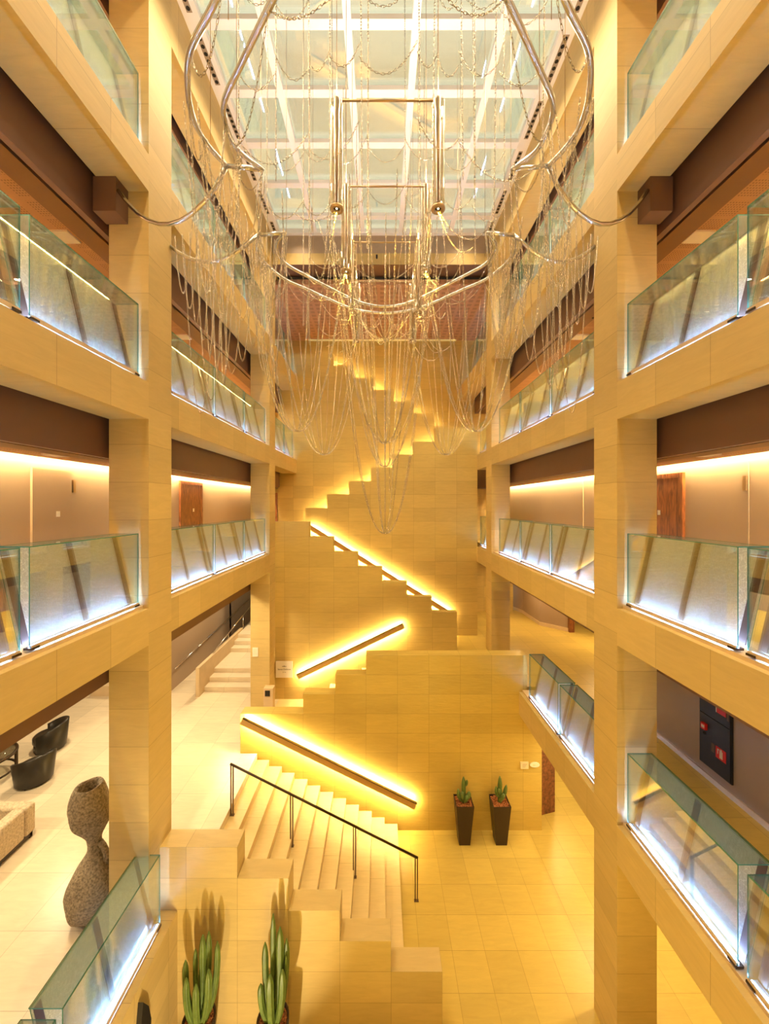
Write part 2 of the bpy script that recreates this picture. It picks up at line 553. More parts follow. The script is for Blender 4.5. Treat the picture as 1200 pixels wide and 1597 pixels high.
# ------------------------------------------------------------------ corridor ceilings, bulkheads, outer walls
CEIL = dict(A=16.50, B=12.97, C=9.44)
for s in (-1, 1):
    a = IN[s]
    for k in 'ABC':
        z = CEIL[k]
        top = {'A': ROOF, 'B': LV['A'] - 0.3, 'C': LV['B'] - 0.3}[k]
        xb = a + s * 0.72
        mb = MB().box(xb, xb + s * 0.10, YB, YE, z, top)
        mb.box(xb + s * 0.10, xb + s * 0.15, YB, YE, z + 0.05, z + 0.08, 1)
        mb.box(xb + s * 0.15, xb + s * 0.50, YB, YE, z, z + 0.1)
        struct('ceiling_bulkhead', mb, [M['brown'], M['slot']], f'brown bulkhead above the {GAL[k]} gallery, {SIDE[s]} side', 'ceiling')
        mb = MB().box(xb + s * 0.50, WALLX[s] - s * 0.16, YB, YE, z + 0.06, z + 0.12)
        struct('ceiling', mb, M['perf'], f'perforated salmon ceiling of the {GAL[k]} gallery corridor, {SIDE[s]} side', 'ceiling')
        mb = MB().box(WALLX[s] - s * 0.02, WALLX[s] - s * 0.12, YB + 0.2, YE - 0.2, z + 0.14, z + 0.17)
        tag(mb.build('cove_light', M['cove']), f'hidden cove light along the {SIDE[s]} wall of the {GAL[k]} gallery', 'light')
    zlo = 7.0
    struct(f'wall_{SIDE[s]}', MB().box(WALLX[s], WALLX[s] + s * 0.2, YB, 21, zlo, ROOF), M['taupe'], f'taupe corridor wall along the {SIDE[s]} galleries', 'wall')
# under the second gallery
mb = MB().box(-4.30, -4.42, YB, 16.4, 5.9, 6.9)
struct('ceiling_bulkhead', mb, M['brown'], 'brown bulkhead hanging over the lobby edge', 'ceiling')
mb = MB().box(4.30, 4.42, YB, 15, 6.1, 6.9)
struct('ceiling_bulkhead', mb, M['brown'], 'brown bulkhead under the second gallery at right', 'ceiling')
struct('ceiling', MB().box(-14, -4.42, YB, 23, 6.3, 6.5), M['perf'], 'lobby ceiling under the second gallery', 'ceiling')
struct('ceiling', MB().box(4.42, 9.5, YB, 23, 6.3, 6.5), M['perf'], 'ceiling above the first gallery floor at right', 'ceiling')
struct('ceiling', MB().box(4.3, 6.9, YB, 15, 2.9, 3.08), M['curb'], 'ceiling of the ground passage at right', 'ceiling')
# walls beyond
struct('wall_back', MB().box(-6.1, 6.2, YE, YE + 0.25, 0, ROOF), M['top'], 'limestone back wall behind the stairs', 'wall')
struct('wall_front', MB().box(-14, 9.5, YB - 0.25, YB, 0, ROOF), M['front'], 'limestone wall closing the near end', 'wall')
struct('wall_left', MB().box(-14.2, -14, YB, 23, 1.85, 6.5), M['taupe'], 'far left taupe wall of the lobby', 'wall')
struct('wall_back', MB().box(-14, -7.5, 19.0, 19.2, 2.05, 6.5), M['brown'], 'dark back wall of the lobby', 'wall')
struct('wall_back', MB().box(-7.5, -3.5, 23.0, 23.2, 2.05, 6.5), M['step'], 'pale stone wall at the end of the lobby stairs', 'wall')
struct('wall_left', MB().box(-7.5, -7.62, 13.3, 23.0, 2.05, 6.3), M['taupe'], 'taupe wall with a steel handrail beside the lobby steps', 'wall')
struct('wall_right', MB().box(6.0, 6.2, YB, 9.6, 3.66, 6.4), M['taupe'], 'taupe wall holding the black fire cabinet', 'wall')
struct('wall_right', MB().box(6.2, 6.4, YB, 15, 0, 3.1), M['step'], 'pale wall of the ground passage', 'wall')
struct('wall_right', MB().box(9.5, 9.7, YB, 23, 3.66, 6.4), M['taupe'], 'outer taupe wall beyond the right landing', 'wall')
struct('wall_back', MB().box(3.3, 9.5, 22.6, 22.8, 3.66, 6.4), M['taupe'], 'taupe wall at the end of the right landing', 'wall')
struct('wall_back', MB().box(2.0, 6.3, 15, 15.2, 0, 3.1), M['step'], 'pale stone wall at the end of the ground passage', 'wall')
mb = MB()
pl = [(5.9, 19.9), (6.28, 18.74), (6.57, 17.85), (6.62, 16.09), (7.43, 15.28)]
mb.prism(pl + [(x + 0.14, y + 0.05) for x, y in pl[::-1]], 'z', 3.66, 6.3)
struct('wall_right', mb, M['taupe'], 'angled taupe wall on the right landing', 'wall')
mb = MB().prism([(x - 0.02, y - 0.03) for x, y in pl] + [(x, y) for x, y in pl[::-1]], 'z', 3.66, 3.80)
struct('baseboard_right', mb, M['curb'], 'pale stone baseboard of the angled wall', 'trim')
struct('trim_1', MB().box(7.42, 7.62, 15.16, 15.32, 3.66, 6.2), M['wood'], 'brown wooden jamb ending the angled wall', 'trim')
struct('baseboard_right', MB().box(5.98, 6.0, YB, 9.6, 3.66, 3.76), M['curb'], 'pale baseboard under the fire cabinet', 'trim')
# lobby edge wall
mb = MB().box(-3.64, -3.34, YB, 6.3, 0, 2.05)
mb.box(-3.63, -3.46, YB, 6.05, 2.05, 2.085, 1)
struct('wall_left', mb, [M['front'], M['curb']], 'low limestone retaining wall under the lobby glass', 'wall')
struct('wall_left', MB().box(-3.5, -3.36, 6.66, 10.28, 0, 1.85), M['front'], 'stone riser wall beneath the lobby landing', 'wall')

# ------------------------------------------------------------------ stepped stair walls
def stepped(name, steps, y0, y1, zb, m, label, x_start, x_end, rev=False):
    """steps: list of (right edge x, top z)"""
    poly = [(x_start, zb)]
    pts = []
    x = x_start
    for xe, z in steps:
        pts += [(x, z), (xe, z)]
        x = xe
    poly = [(x_start, zb)] + pts + [(x_end, zb)]
    poly = poly[::-1]
    o = struct(name, MB().prism(poly, 'y', y0, y1), M[m], label, 'wall')
    return o

stepped('stair_wall', [(-2.36, 3.09), (-1.52, 2.58), (-0.68, 2.05), (0.16, 1.55), (1.0, 1.05)], 6.3, 6.65, 0.0, 'front',
        'nearest stepped limestone wall, behind the cacti', -3.64, 1.0)
stepped('stair_wall', [(-2.09, 3.11), (-1.23, 3.63), (-0.41, 4.14), (3.90, 4.67)], 10.28, 10.64, 0.0, 'low',
        'stepped limestone wall behind the dark planters', -3.77, 3.90)
struct('wall_right', MB().box(3.90, 4.29, 10.28, 10.64, 0, 3.1), M['low'], 'short end of the wall bearing two small plates', 'wall')
stepped('stair_wall', [(-2.47, 8.11), (-1.64, 7.60), (-0.80, 7.08), (0.04, 6.57), (0.88, 6.06), (1.73, 5.55), (2.59, 5.02)], 13.15, 13.45, 2.05, 'mid',
        'stepped limestone wall descending rightwards, middle of the stairs', -4.2, 2.59)
stepped('stair_wall', [(-2.92, 8.05), (-2.09, 8.57), (-1.25, 9.10), (-0.41, 9.61), (0.41, 10.13), (1.23, 10.64), (2.07, 11.13), (XR + 0.02, 11.66)], 14.8, 15.1, 3.4, 'up',
        'stepped limestone wall climbing rightwards below the third gallery', -3.63, XR + 0.02)
stepped('stair_wall', [(-2.05, 15.16), (-1.22, 14.65), (-0.32, 14.13), (0.54, 13.62), (1.40, 13.11), (2.26, 12.6), (3.1, 12.07), (XR, 11.6)], 16.45, 16.75, 6.9, 'top',
        'stepped limestone wall descending rightwards below the top gallery', -4.42, XR)
# door glimpsed beside it
d = struct('door_1', MB().box(-5.35, -4.44, 16.42, 16.47, 7.03, 9.2), M['wood'], 'dark wooden door glimpsed past the farther left pillar', 'door')

# ------------------------------------------------------------------ stair flights
def flight(x0, z0, x1, z1, n, y0, y1, zb, label):
    dx, dz = (x1 - x0) / n, (z1 - z0) / n
    pts = [(x0, zb)]
    for i in range(n):
        pts += [(x0 + dx * i, z0 + dz * (i + 1)), (x0 + dx * (i + 1), z0 + dz * (i + 1))]
    pts += [(x1, zb)]
    if dx > 0:
        pts = pts[::-1]
    struct('stair_slab', MB().prism(pts, 'y', y0, y1), M['step'], label, 'stairs')

flight(0.43, 0.0, 0.43 - 0.343 * 11, 2.05 - 0.171, 11, 6.65, 10.28, 0.0, 'wide glowing limestone stairs from the atrium floor to the lobby')
flight(-2.45, 2.05, 0.75, 3.66, 9, 10.64, 13.15, 1.85, 'second stair flight behind the planter wall')
flight(2.6, 3.66, -2.75, 7.03, 19, 13.45, 14.8, 3.4, 'third stair flight behind the middle stepped wall')
flight(-2.75, 7.03, 2.4, 10.56, 20, 15.1, 16.45, 6.8, 'fourth stair flight climbing to the third gallery')
flight(2.4, 10.56, -2.75, 14.11, 20, 16.75, YE, 10.3, 'fifth stair flight climbing to the top gallery')

# ------------------------------------------------------------------ lit handrails on the walls
def light_rail(p0, p1, ywall, label, h=0.16, off=0.0):
    (x0, z0), (x1, z1) = p0, p1
    root = thing('lit_handrail', label, 'handrail', (x0, ywall, z0))
    L = math.hypot(x1 - x0, z1 - z0)
    ang = -math.atan2(z1 - z0, x1 - x0)
    def part(name, mb, m):
        o = mb.build(name, m, root)
        o.rotation_euler = (0, ang, 0)
    part('rail_fascia', MB().box(0, L, -0.17 - off, -0.13 - off, -h / 2, h / 2), M['lit_fascia_stone'])
    part('rail_cap', MB().box(0, L, -0.18 - off, -0.11 - off, h / 2, h / 2 + 0.018), M['dbronze'])
    part('light_strip', MB().box(0.02, L - 0.02, -0.128 - off, -0.105 - off, h / 2 - 0.03, h / 2 - 0.005), M['rail'])
    part('light_strip', MB().box(0.02, L - 0.02, -0.128 - off, -0.105 - off, -h / 2 + 0.005, -h / 2 + 0.03), M['rail'])
    part('mounting_spine', MB().box(0.02, L - 0.02, -0.13 - off, 0.0, -0.03, 0.03), M['curb'])
M['lit_fascia_stone'] = plain('rail_fascia', (0.58, 0.38, 0.12), 0.4)  # colour brightened to stand in for golden light on the fascia
light_rail((-3.69, 3.0), (0.90, 0.75), 10.28, 'glowing handrail on the planter wall above the wide stairs')
light_rail((-2.83, 2.87), (0.76, 4.60), 13.15, 'glowing handrail rising to the right beside the small white sign')
light_rail((-2.75, 7.84), (2.66, 4.50), 14.8, 'glowing handrail half hidden behind the middle stepped wall')
light_rail((-2.9, 7.90), (2.5, 11.20), 16.45, 'glowing handrail hidden behind the wall climbing to the third gallery', off=0.16)
light_rail((-2.7, 15.22), (2.6, 11.84), 18.1, 'glowing handrail hidden behind the topmost stepped wall', off=0.16)

# ------------------------------------------------------------------ free-standing handrail on the wide stairs
root = thing('stair_handrail', 'thin bronze handrail on four twin posts down the middle of the wide stairs', 'handrail', (0, 8.45, 0))
def stair_z(x):
    return max(0.0, min(2.05, (0.43 - x) / 0.343 * 0.171))
x0, x1 = -3.32, 0.80
za, zb_ = 8.7 - (1191 - 787) * 8.45 / 600, 8.7 - (1338 - 787) * 8.45 / 600
ob = MB().tube([(x0, 0, za), (x1, 0, zb_)], 0.026, 10).build('rail', M['dbronze'], root)
for xq in (-3.28, -1.97, -0.59, 0.77):
    zt = za + (zb_ - za) * (xq - x0) / (x1 - x0)
    n_step = 0 if xq > 0.43 else min(12, int((0.43 - xq) / 0.343) + 1)
    zs = n_step * 0.171 if n_step < 12 else 2.05
    mb = MB().box(xq - 0.035, xq - 0.012, -0.015, 0.015, zs, zt - 0.01).box(xq + 0.012, xq + 0.035, -0.015, 0.015, zs, zt - 0.01)
    mb.box(xq - 0.05, xq + 0.05, -0.03, 0.03, zs, zs + 0.012)
    mb.build('post', M['bronze'], root)

# ------------------------------------------------------------------ skylight
root = thing('window_1', 'pale glass skylight with a white frame over the atrium', 'skylight', kind='structure')
XG0, XG1 = -3.34, 3.40
ys = [12.03 - 1.21 * i for i in range(13)]
mb = MB().box(XG0, XG1, YB, 12.75, 17.78, 17.80)
mb.build('glazing', M['pane'], root)
mb = MB()
for xb in (-2.2, -0.63, 0.65, 2.28):
    mb.box(xb - 0.075, xb + 0.075, YB, 12.75, 17.66, 17.77)
for y in ys:
    mb.box(XG0, XG1, y - 0.085, y + 0.085, 17.67, 17.77)
mb.build('frame', M['white'], root)
for s in (-1, 1):
    a, b = (XL, XG0) if s < 0 else (XG1, XR)
    MB().box(a, b, YB, 12.8, ROOF - 0.02, ROOF + 0.12).build('side_frame', M['white'], root)
MB().box(XG0, XG1, 12.66, 12.8, ROOF - 0.02, ROOF + 0.12).build('end_frame', M['white'], root)
struct('roof', MB().box(-6.2, XL, YB, 18.4, ROOF, ROOF + 0.15).box(XR, 6.3, YB, 18.4, ROOF, ROOF + 0.15), M['curb'], 'flat roof edge on both sides of the skylight', 'roof')
struct('ceiling_back', MB().box(-6.1, 6.2, 13.5, 18.35, 16.42, 16.55), M['perfback'], 'salmon ceiling with a square pattern above the topmost stairs', 'ceiling')
struct('trim_2', MB().box(XL, XR, 13.5, 13.56, 16.55, 16.68, 0).box(XL, XR, 13.38, 13.5, 16.60, 16.62, 1), [M['perfback'], M['slot']], 'salmon strip between cross beam and patterned ceiling', 'trim')
tag(MB().box(-3.4, 3.5, YE - 0.16, YE - 0.04, 16.38, 16.41).build('cove_light', M['rail_soft']), 'hidden cove light at the far end of the patterned ceiling', 'light')
# rows of recessed spotlights in both side frames
for s in (-1, 1):
    xc = -3.485 if s < 0 else 3.54
    for i in range(7):
        yc = ys[i] + 0.605 - 0.03
        t = thing('recessed_spotlight_row', f'slot of small black spotlights, number {i + 1} from the far end, {SIDE[s]} skylight edge', 'ceiling light', (xc, yc, ROOF - 0.02), group='spotlight slots along the skylight')
        MB().box(-0.05, 0.05, -0.44, 0.44, -0.006, 0.0).build('slot_plate', M['band'], t)
        for j in range(7):
            MB().lathe([(0.036, -0.012), (0.036, -0.006)], (0, -0.38 + j * 0.126, 0), 12).build('spotlight', M['slot'], t)

# ------------------------------------------------------------------ glass balustrade panels
PM = {}
def panel_meshes(s, L):
    key = (s, round(L, 2))
    if key in PM:
        return PM[key]
    H, D = 1.08, 0.355
    out = []
    def sq(dx0, z0, dx1, z1, th, y0, y1):
        """flat pane between two lines (dx,z) along Y, thickness th; perimeter faces get material 1"""
        mb = MB()
        d = Vector((dx1 - dx0, z1 - z0)); n = Vector((-d.y, d.x)).normalized() * th
        pts = [(dx0, z0), (dx1, z1), (dx1 + n.x, z1 + n.y), (dx0 + n.x, z0 + n.y)]
        b = 0
        mb.v = [(s * p[0], y0, p[1]) for p in pts] + [(s * p[0], y1, p[1]) for p in pts]
        qs = [((0, 1, 2, 3), 1), ((7, 6, 5, 4), 1), ((0, 4, 5, 1), 0), ((1, 5, 6, 2), 1), ((2, 6, 7, 3), 0), ((3, 7, 4, 0), 1)]
        for q, k in qs:
            mb.face(q if s > 0 else q[::-1], k)
        return mb
    out.append(('front_pane', sq(0, 0, 0, H, 0.012, 0, L).mesh('front_pane', [M['clear'], M['edge']])))
    out.append(('slanted_pane', sq(0.115, 0.0, D, H - 0.012, 0.012, 0, L).mesh('slanted_pane', [M['frost'], M['edge']])))
    out.append(('top_pane', sq(D + 0.012, H, -0.012, H, 0.012, 0, L).mesh('top_pane', [M['cap'], M['edge']])))
    for yc in (0.06, L / 2, L - 0.06):
        out.append(('bar', sq(0.090, 0.02, D - 0.025, H - 0.03, 0.008, yc - 0.045, yc + 0.045).mesh('bar', [M['bronze'], M['bronze']])))
    mb = MB().box(s * 0.002, s * 0.022, 0.02, L - 0.02, -0.004, 0.010)
    out.append(('light_strip', mb.mesh('light_strip', [M['led']])))
    out.append(('light_baffle', MB().box(-s * 0.022, -s * 0.001, 0.01, L - 0.01, -0.03, 0.018).mesh('light_baffle', [M['curb']])))  # added lip that keeps the strip's light off the ledge
    for yc in (0.05, L - 0.05):
        mb = MB().box(-s * 0.03, s * 0.06, yc - 0.05, yc + 0.05, -0.03, -0.005)
        out.append(('clamp', mb.mesh('clamp', [M['dbronze']])))
    PM[key] = out
    return out

def balustrade(s, x, y0, y1, z, label, group):
    t = thing('glass_balustrade', label, 'balustrade', (x, y0, z), group=group)
    for nm, me in panel_meshes(s, y1 - y0):
        link(nm, me, t)

ORD = ('first', 'second', 'third')
for s in (-1, 1):
    for k in 'ABCD':
        if k == 'D' and s < 0:
            continue
        x = IN[s] + s * 0.12
        z = LV[k] + 0.096
        sets = [('near the camera', [(4.09, 5.92), (2.15, 3.98)]), ('between the two pillars', [(6.75, 8.58), (8.66, 10.46), (10.54, 12.36)])]
        if k == 'D':
            sets[1] = ('between pillar and planter wall', [(6.72, 8.17), (8.25, 9.85)])
        else:
            if s < 0 and k != 'C':
                sets.append(('beside the stairs', [(13.25, 14.75), (14.82, 16.2)]))
            if s > 0:
                sets.append(('beside the stairs', [(13.58, 14.72)]))
                if k == 'A':
                    sets[-1] = ('beside the stairs', [(13.58, 15.2), (15.28, 16.9)])
        for where, spans in sets:
            for i, (y0, y1) in enumerate(spans):
                frm = 'from the front pillar' if where != 'beside the stairs' else 'from the farther pillar'
                balustrade(s, x, y0, y1, z, f'glass balustrade panel, {SIDE[s]} {GAL[k]} gallery, {where}, {ORD[i]} {frm}', 'glass balustrade panels')
balustrade(-1, -3.48, 4.19, 6.03, 2.136, 'glass balustrade panel on the low lobby wall beside the stone vase', 'glass balustrade panels')
balustrade(-1, -3.48, 2.25, 4.10, 2.136, 'glass balustrade panel on the low lobby wall, second from the stepped wall', 'glass balustrade panels')

# ------------------------------------------------------------------ brown bracket boxes at the front pillars
for s in (-1, 1):
    for y0, y1, nm in ((5.72, 6.0, 'front'), (6.65, 6.93, 'rear')):
        struct('beam', MB().box(IN[s] + s * 0.32, IN[s] + s * 0.66, y0, y1, 13.07, 13.585), M['brown'],
               f'brown boxed beam end on the {nm} of the nearest {SIDE[s]} pillar', 'beam')

# ------------------------------------------------------------------ chandelier of chains and steel pipes
XC = 0.08
ch = thing('chandelier', 'huge chandelier of curved steel pipes and looping chains hanging in the atrium', 'chandelier', (XC, 5.77, 13.2))
def crom(pts, n=8):
    P = [Vector(p) for p in pts]
    P = [P[0] * 2 - P[1]] + P + [P[-1] * 2 - P[-2]]
    out = []
    for i in range(1, len(P) - 2):
        for j in range(n):
            t = j / n
            a, b, c, d = P[i - 1], P[i], P[i + 1], P[i + 2]
            out.append(0.5 * ((2 * b) + (c - a) * t + (2 * a - 5 * b + 4 * c - d) * t * t + (3 * b - a - 3 * c + d) * t ** 3))
    out.append(P[-2])
    return out
outer_q = [(2.14, 0.66), (2.25, 0.95), (2.28, 1.25), (2.18, 1.6), (1.98, 1.95), (1.60, 2.30), (0.95, 2.92), (0.50, 3.17), (0.0, 3.27)]
inner_q = [(1.67, 0.60), (1.88, 0.85), (1.92, 1.15), (1.85, 1.45), (1.52, 1.83), (0.87, 2.52), (0.45, 2.85), (0.0, 2.97)]
RING_PTS = []
for q, nm in ((outer_q, 'outer_pipe'), (inner_q, 'inner_pipe')):
    for sy in (1, -1):
        pts = [(-x, sy * y, 0) for x, y in q] + [(x, sy * y, 0) for x, y in q[::-1][1:]]
        cp = crom(pts)
        RING_PTS.append((nm, sy, cp))
        MB().tube(cp, 0.031, 10).build(nm, M['steel'], ch)
for sx in (1, -1):
    for sy in (1, -1):
        MB().tube([(sx * 2.14, sy * 0.66, 0), (sx * 1.67, sy * 0.60, 0)], 0.028, 10).build('end_bar', M['steel'], ch)
        xe = (XL - 0.3 - XC) if sx < 0 else (XR + 0.3 - XC)
        ye = 0.13 if sy < 0 else 1.0
        if sy > 0:
            xe, ye = ((XL if sx < 0 else XR) - XC), 1.12
            xe -= sx * 0.0
            ye = 0.86
        else:
            ye = -0.02
        ax = [(sx * 2.14, sy * 0.66, 0)]
        n = 10
        for i in range(1, n + 1):
            t = i / n
            p = Vector((sx * 2.14, sy * 0.62, 0)).lerp(Vector((xe, ye, 0.19 if sy < 0 else -0.05)), t)
            p.z -= (0.62 if sy < 0 else 0.36) * 4 * t * (1 - t)
            ax.append(tuple(p))
        MB().tube(ax, 0.030, 10).build('arm', M['steel'], ch)
# thin suspension cables
for i, (x, y) in enumerate([(sx * a, sy * b) for a, b in ((2.2, 1.0), (1.5, 2.2), (0.6, 3.2), (1.8, 1.2), (0.9, 2.5)) for sx in (1, -1) for sy in (1, -1)]):
    MB().tube([(x, y, 0), (x, y, 4.46)], 0.004, 5).build('cable', M['brass'], ch)

# --- chains
def link_template(a=0.023, b=0.0085, r=0.0029, nseg=8, ns=4):
    path = []
    for i in range(nseg):
        t = 2 * math.pi * i / nseg
        c, s_ = math.cos(t), math.sin(t)
        x = (a - b) * (1 if c > 0.3 else -1 if c < -0.3 else 0) + b * c
        path.append((x, b * s_))
    V = []
    for i in range(nseg):
        p0, p1 = path[i - 1], path[(i + 1) % nseg]
        tx, ty = p1[0] - p0[0], p1[1] - p0[1]
        l = math.hypot(tx, ty); nx, ny = ty / l, -tx / l
        for k in range(ns):
            an = 2 * math.pi * k / ns
            V.append((path[i][0] + nx * r * math.cos(an), path[i][1] + ny * r * math.cos(an), r * math.sin(an)))
    Fc = []
    for i in range(nseg):
        i2 = (i + 1) % nseg
        for k in range(ns):
            k2 = (k + 1) % ns
            Fc.append((i * ns + k, i2 * ns + k, i2 * ns + k2, i * ns + k2))
    return np.array(V), np.array(Fc)
LT = link_template()
def chain_arrays(pts, big=1.0):
    V0, F0 = LT
    P = np.array([tuple(p) for p in pts], float)
    seg = np.linalg.norm(np.diff(P, axis=0), axis=1)
    s = np.concatenate([[0], np.cumsum(seg)])
    pitch = 0.0385 * big
    n = max(2, int(s[-1] / pitch))
    sm = (np.arange(n) + 0.5) * s[-1] / n
    C = np.stack([np.interp(sm, s, P[:, i]) for i in range(3)], 1)
    A = np.stack([np.interp(np.maximum(sm - 0.01, 0), s, P[:, i]) for i in range(3)], 1)
    B = np.stack([np.interp(np.minimum(sm + 0.01, s[-1]), s, P[:, i]) for i in range(3)], 1)
    T = B - A
    T /= np.linalg.norm(T, axis=1)[:, None]
    ref = np.where(np.abs(T[:, 2:3]) > 0.9, np.array([[0.8, 0.6, 0]]), np.array([[0, 0, 1.0]]))
    U = np.cross(T, ref); U /= np.linalg.norm(U, axis=1)[:, None]
    Wv = np.cross(T, U)
    alt = (np.arange(n) % 2)[:, None]
    r2 = math.sqrt(0.5)
    U2 = np.where(alt == 0, (U + Wv) * r2, (Wv - U) * r2)
    W2 = np.cross(T, U2)
    V = (C[:, None, :] + big * (V0[None, :, 0:1] * T[:, None] + V0[None, :, 1:2] * U2[:, None] + V0[None, :, 2:3] * W2[:, None])).reshape(-1, 3)
    Fq = (F0[None] + (np.arange(n) * len(V0))[:, None, None]).reshape(-1, 4)
    return V, Fq
def quad_mesh(name, V, Fq, mat):
    me = bpy.data.meshes.new(name)
    me.vertices.add(len(V)); me.vertices.foreach_set('co', V.ravel())
    me.loops.add(Fq.size); me.loops.foreach_set('vertex_index', Fq.ravel().astype(np.int32))
    me.polygons.add(len(Fq))
    me.polygons.foreach_set('loop_start', np.arange(0, Fq.size, 4, dtype=np.int32))
    me.update(calc_edges=True)
    me.polygons.foreach_set('use_smooth', np.ones(len(Fq), bool))
    me.materials.append(mat)
    return me

CH = []                       # polylines in chandelier coordinates (origin XC, 5.77, 13.2)
def sag(p, q, d, n=14):
    p, q = Vector(p), Vector(q)
    out = []
    for i in range(n + 1):
        t = i / n
        r = p.lerp(q, t); r.z -= d * 4 * t * (1 - t)
        out.append(r)
    CH.append(out)
def cup(p, b, n=16):
    p, b = Vector(p), Vector(b)
    out = []
    for i in range(n + 1):
        u = i / n
        r = p.lerp(b, u)
        r.z = b.z + (p.z - b.z) * (1 - u) ** 2.2
        out.append(r)
    CH.append(out)
R = random.Random(11)
TUBES = [(sx * 0.66, y - 5.77) for y in (5.0, 6.35, 7.7, 9.05) for sx in (-1, 1)]
TB = 12.53 - 13.2
# 1. tall straight chains from the skylight frame
cols = [(-1.75, -1.3), (-1.32, -1.25), (-0.95, -1.2), (-0.68, -1.3), (-0.34, -1.25), (-0.22, -1.3), (0.34, -1.3), (0.58, -1.25), (0.84, -1.2), (1.0, -1.3), (1.32, -1.2), (1.85, -1.3),
        (-1.9, 0.4), (-1.35, 0.5), (-0.9, 0.55), (-0.3, 0.5), (0.3, 0.5), (0.85, 0.5), (1.4, 0.5), (1.9, 0.45),
        (-1.5, 1.9), (-0.8, 2.1), (0.8, 2.1), (1.5, 1.9)]
VZ = []
for x, y in cols:
    zl = R.uniform(-1.6, -0.6)
    VZ.append(zl)
    j = R.uniform(-0.06, 0.06)
    CH.append([(x, y, 4.46), (x + j, y + 0.02, zl)])
# 2. swags between neighbouring straight chains, in tiers
def tier(idx, zs):
    for z in zs:
        for a, b in zip(idx[:-1], idx[1:]):
            pa, pb = cols[a], cols[b]
            w = abs(pa[0] - pb[0])
            sag((pa[0], pa[1], z + R.uniform(-0.12, 0.12) + 0.16 * (1 - abs(pa[0]))), (pb[0], pb[1], z + R.uniform(-0.12, 0.12) + 0.16 * (1 - abs(pb[0]))), 0.10 + 0.28 * w)
tier([0, 1, 2, 3, 4, 6, 7, 8, 10, 11], (1.55, 0.75))
tier([12, 13, 14, 15, 16, 17, 18, 19], (1.3, 0.5))
tier([0, 2, 4], (-0.2,)); tier([6, 8, 11], (-0.2,))
tier([20, 21, 22, 23], (0.6,))
# 3. chains looping along and between the pipes
outer = [p for p in RING_PTS[0][2]], [p for p in RING_PTS[1][2]]
inner = [p for p in RING_PTS[2][2]], [p for p in RING_PTS[3][2]]
def along(pp, n):
    idx = np.linspace(0, len(pp) - 1, n).astype(int)
    return [pp[i] for i in idx]
for h in range(2):
    o_, i_ = along(outer[h], 13), along(inner[h], 13)
    for k in range(12):
        sag(o_[k], o_[k + 1], R.uniform(0.25, 0.5))
        if k % 2 == 0:
            sag(i_[k], i_[min(12, k + 2)], R.uniform(0.4, 0.8))
    for k in (0, 1, 2, 10, 11, 12):
        for rep in range(3):
            p = o_[k] + Vector((R.uniform(-0.1, 0.1), 0, 0)); q = i_[k] + Vector((0, R.uniform(-0.12, 0.12), 0))
            sag((p.x, p.y, 0), (q.x, q.y, 0), R.uniform(0.9, 2.3), 20)
# 4. long narrow loops from the arms
for sx in (-1, 1):
    for j in range(7):
        t = 0.12 + 0.11 * j
        xa, xb = sx * (2.1 + 0.9 * t), sx * (2.3 + 1.2 * t)
        sag((xa, -0.45 + 0.3 * t, -0.3), (xb, -0.2 + 0.4 * t, -0.4), 2.5 - 0.25 * j, 22)
        sag((sx * (1.9 + 0.15 * j), 0.62, 0), (sx * (2.2 + 0.2 * j), 0.7, -0.1), 1.6 + 0.22 * j, 22)
# 5. bowls of chains: the long middle one, two at each side
for zb, n, rad in ((12.60 - 1.27 - 13.2, 12, 1.05), (7.80 + 1.88 - 13.2, 11, 0.95), (9.30 - 13.2, 10, 0.8), (8.24 - 13.2, 8, 0.84)):
    bx, by = -0.02, 0.35
    for k in range(n):
        a = 2 * math.pi * (k + 0.5) / n
        f = R.uniform(0.55, 1.0) if k % 3 else 1.0
        cup((bx + rad * f * math.cos(a), by + 1.5 * f * math.sin(a), TB + R.uniform(-0.1, 0.5)), (bx, by, zb))
CH.append([(-0.02, 0.35, -0.5), (-0.02, 0.35, 8.24 - 13.2)])
CH.append([(0.05, 0.35, -0.5), (0.05, 0.35, 8.9 - 13.2)])
for sx in (-1, 1):
    for (bx, by, bz, nn) in ((1.42, 0.33, 9.86 - 13.2, 14), (1.25, 2.1, 9.72 - 13.2, 12)):
        for k in range(nn):
            a = 2 * math.pi * k / nn + 0.2
            tx, ty = bx + R.uniform(0.75, 1.0) * math.cos(a), by + 1.0 * math.sin(a)
            cup((sx * tx, ty, R.uniform(-0.8, 0.0)), (sx * bx, by, bz))
# 6. fans of chains below the tube lamps
for x, y in TUBES:
    for j in range(2):
        sx = 1 if x > 0 else -1
        sag((x, y, TB), (x + sx * R.uniform(0.35, 0.75), y + R.uniform(-0.3, 0.3), TB - R.uniform(-0.1, 0.7)), R.uniform(0.03, 0.5), 12)

def plen(c):
    return sum((Vector(a) - Vector(b)).length for a, b in zip(c[:-1], c[1:]))
CH.sort(key=plen, reverse=True)
for i, c in enumerate(CH[:96]):
    V, Fq = chain_arrays(c)
    link('chain', quad_mesh('chain', V, Fq, M['chain']), ch)
VV, FF, off = [], [], 0
for c in CH[96:]:
    V, Fq = chain_arrays(c)
    VV.append(V); FF.append(Fq + off); off += len(V)
o = link('looped_chain', quad_mesh('looped_chain', np.concatenate(VV), np.concatenate(FF), M['chain']), ch)
o['kind'] = 'stuff'

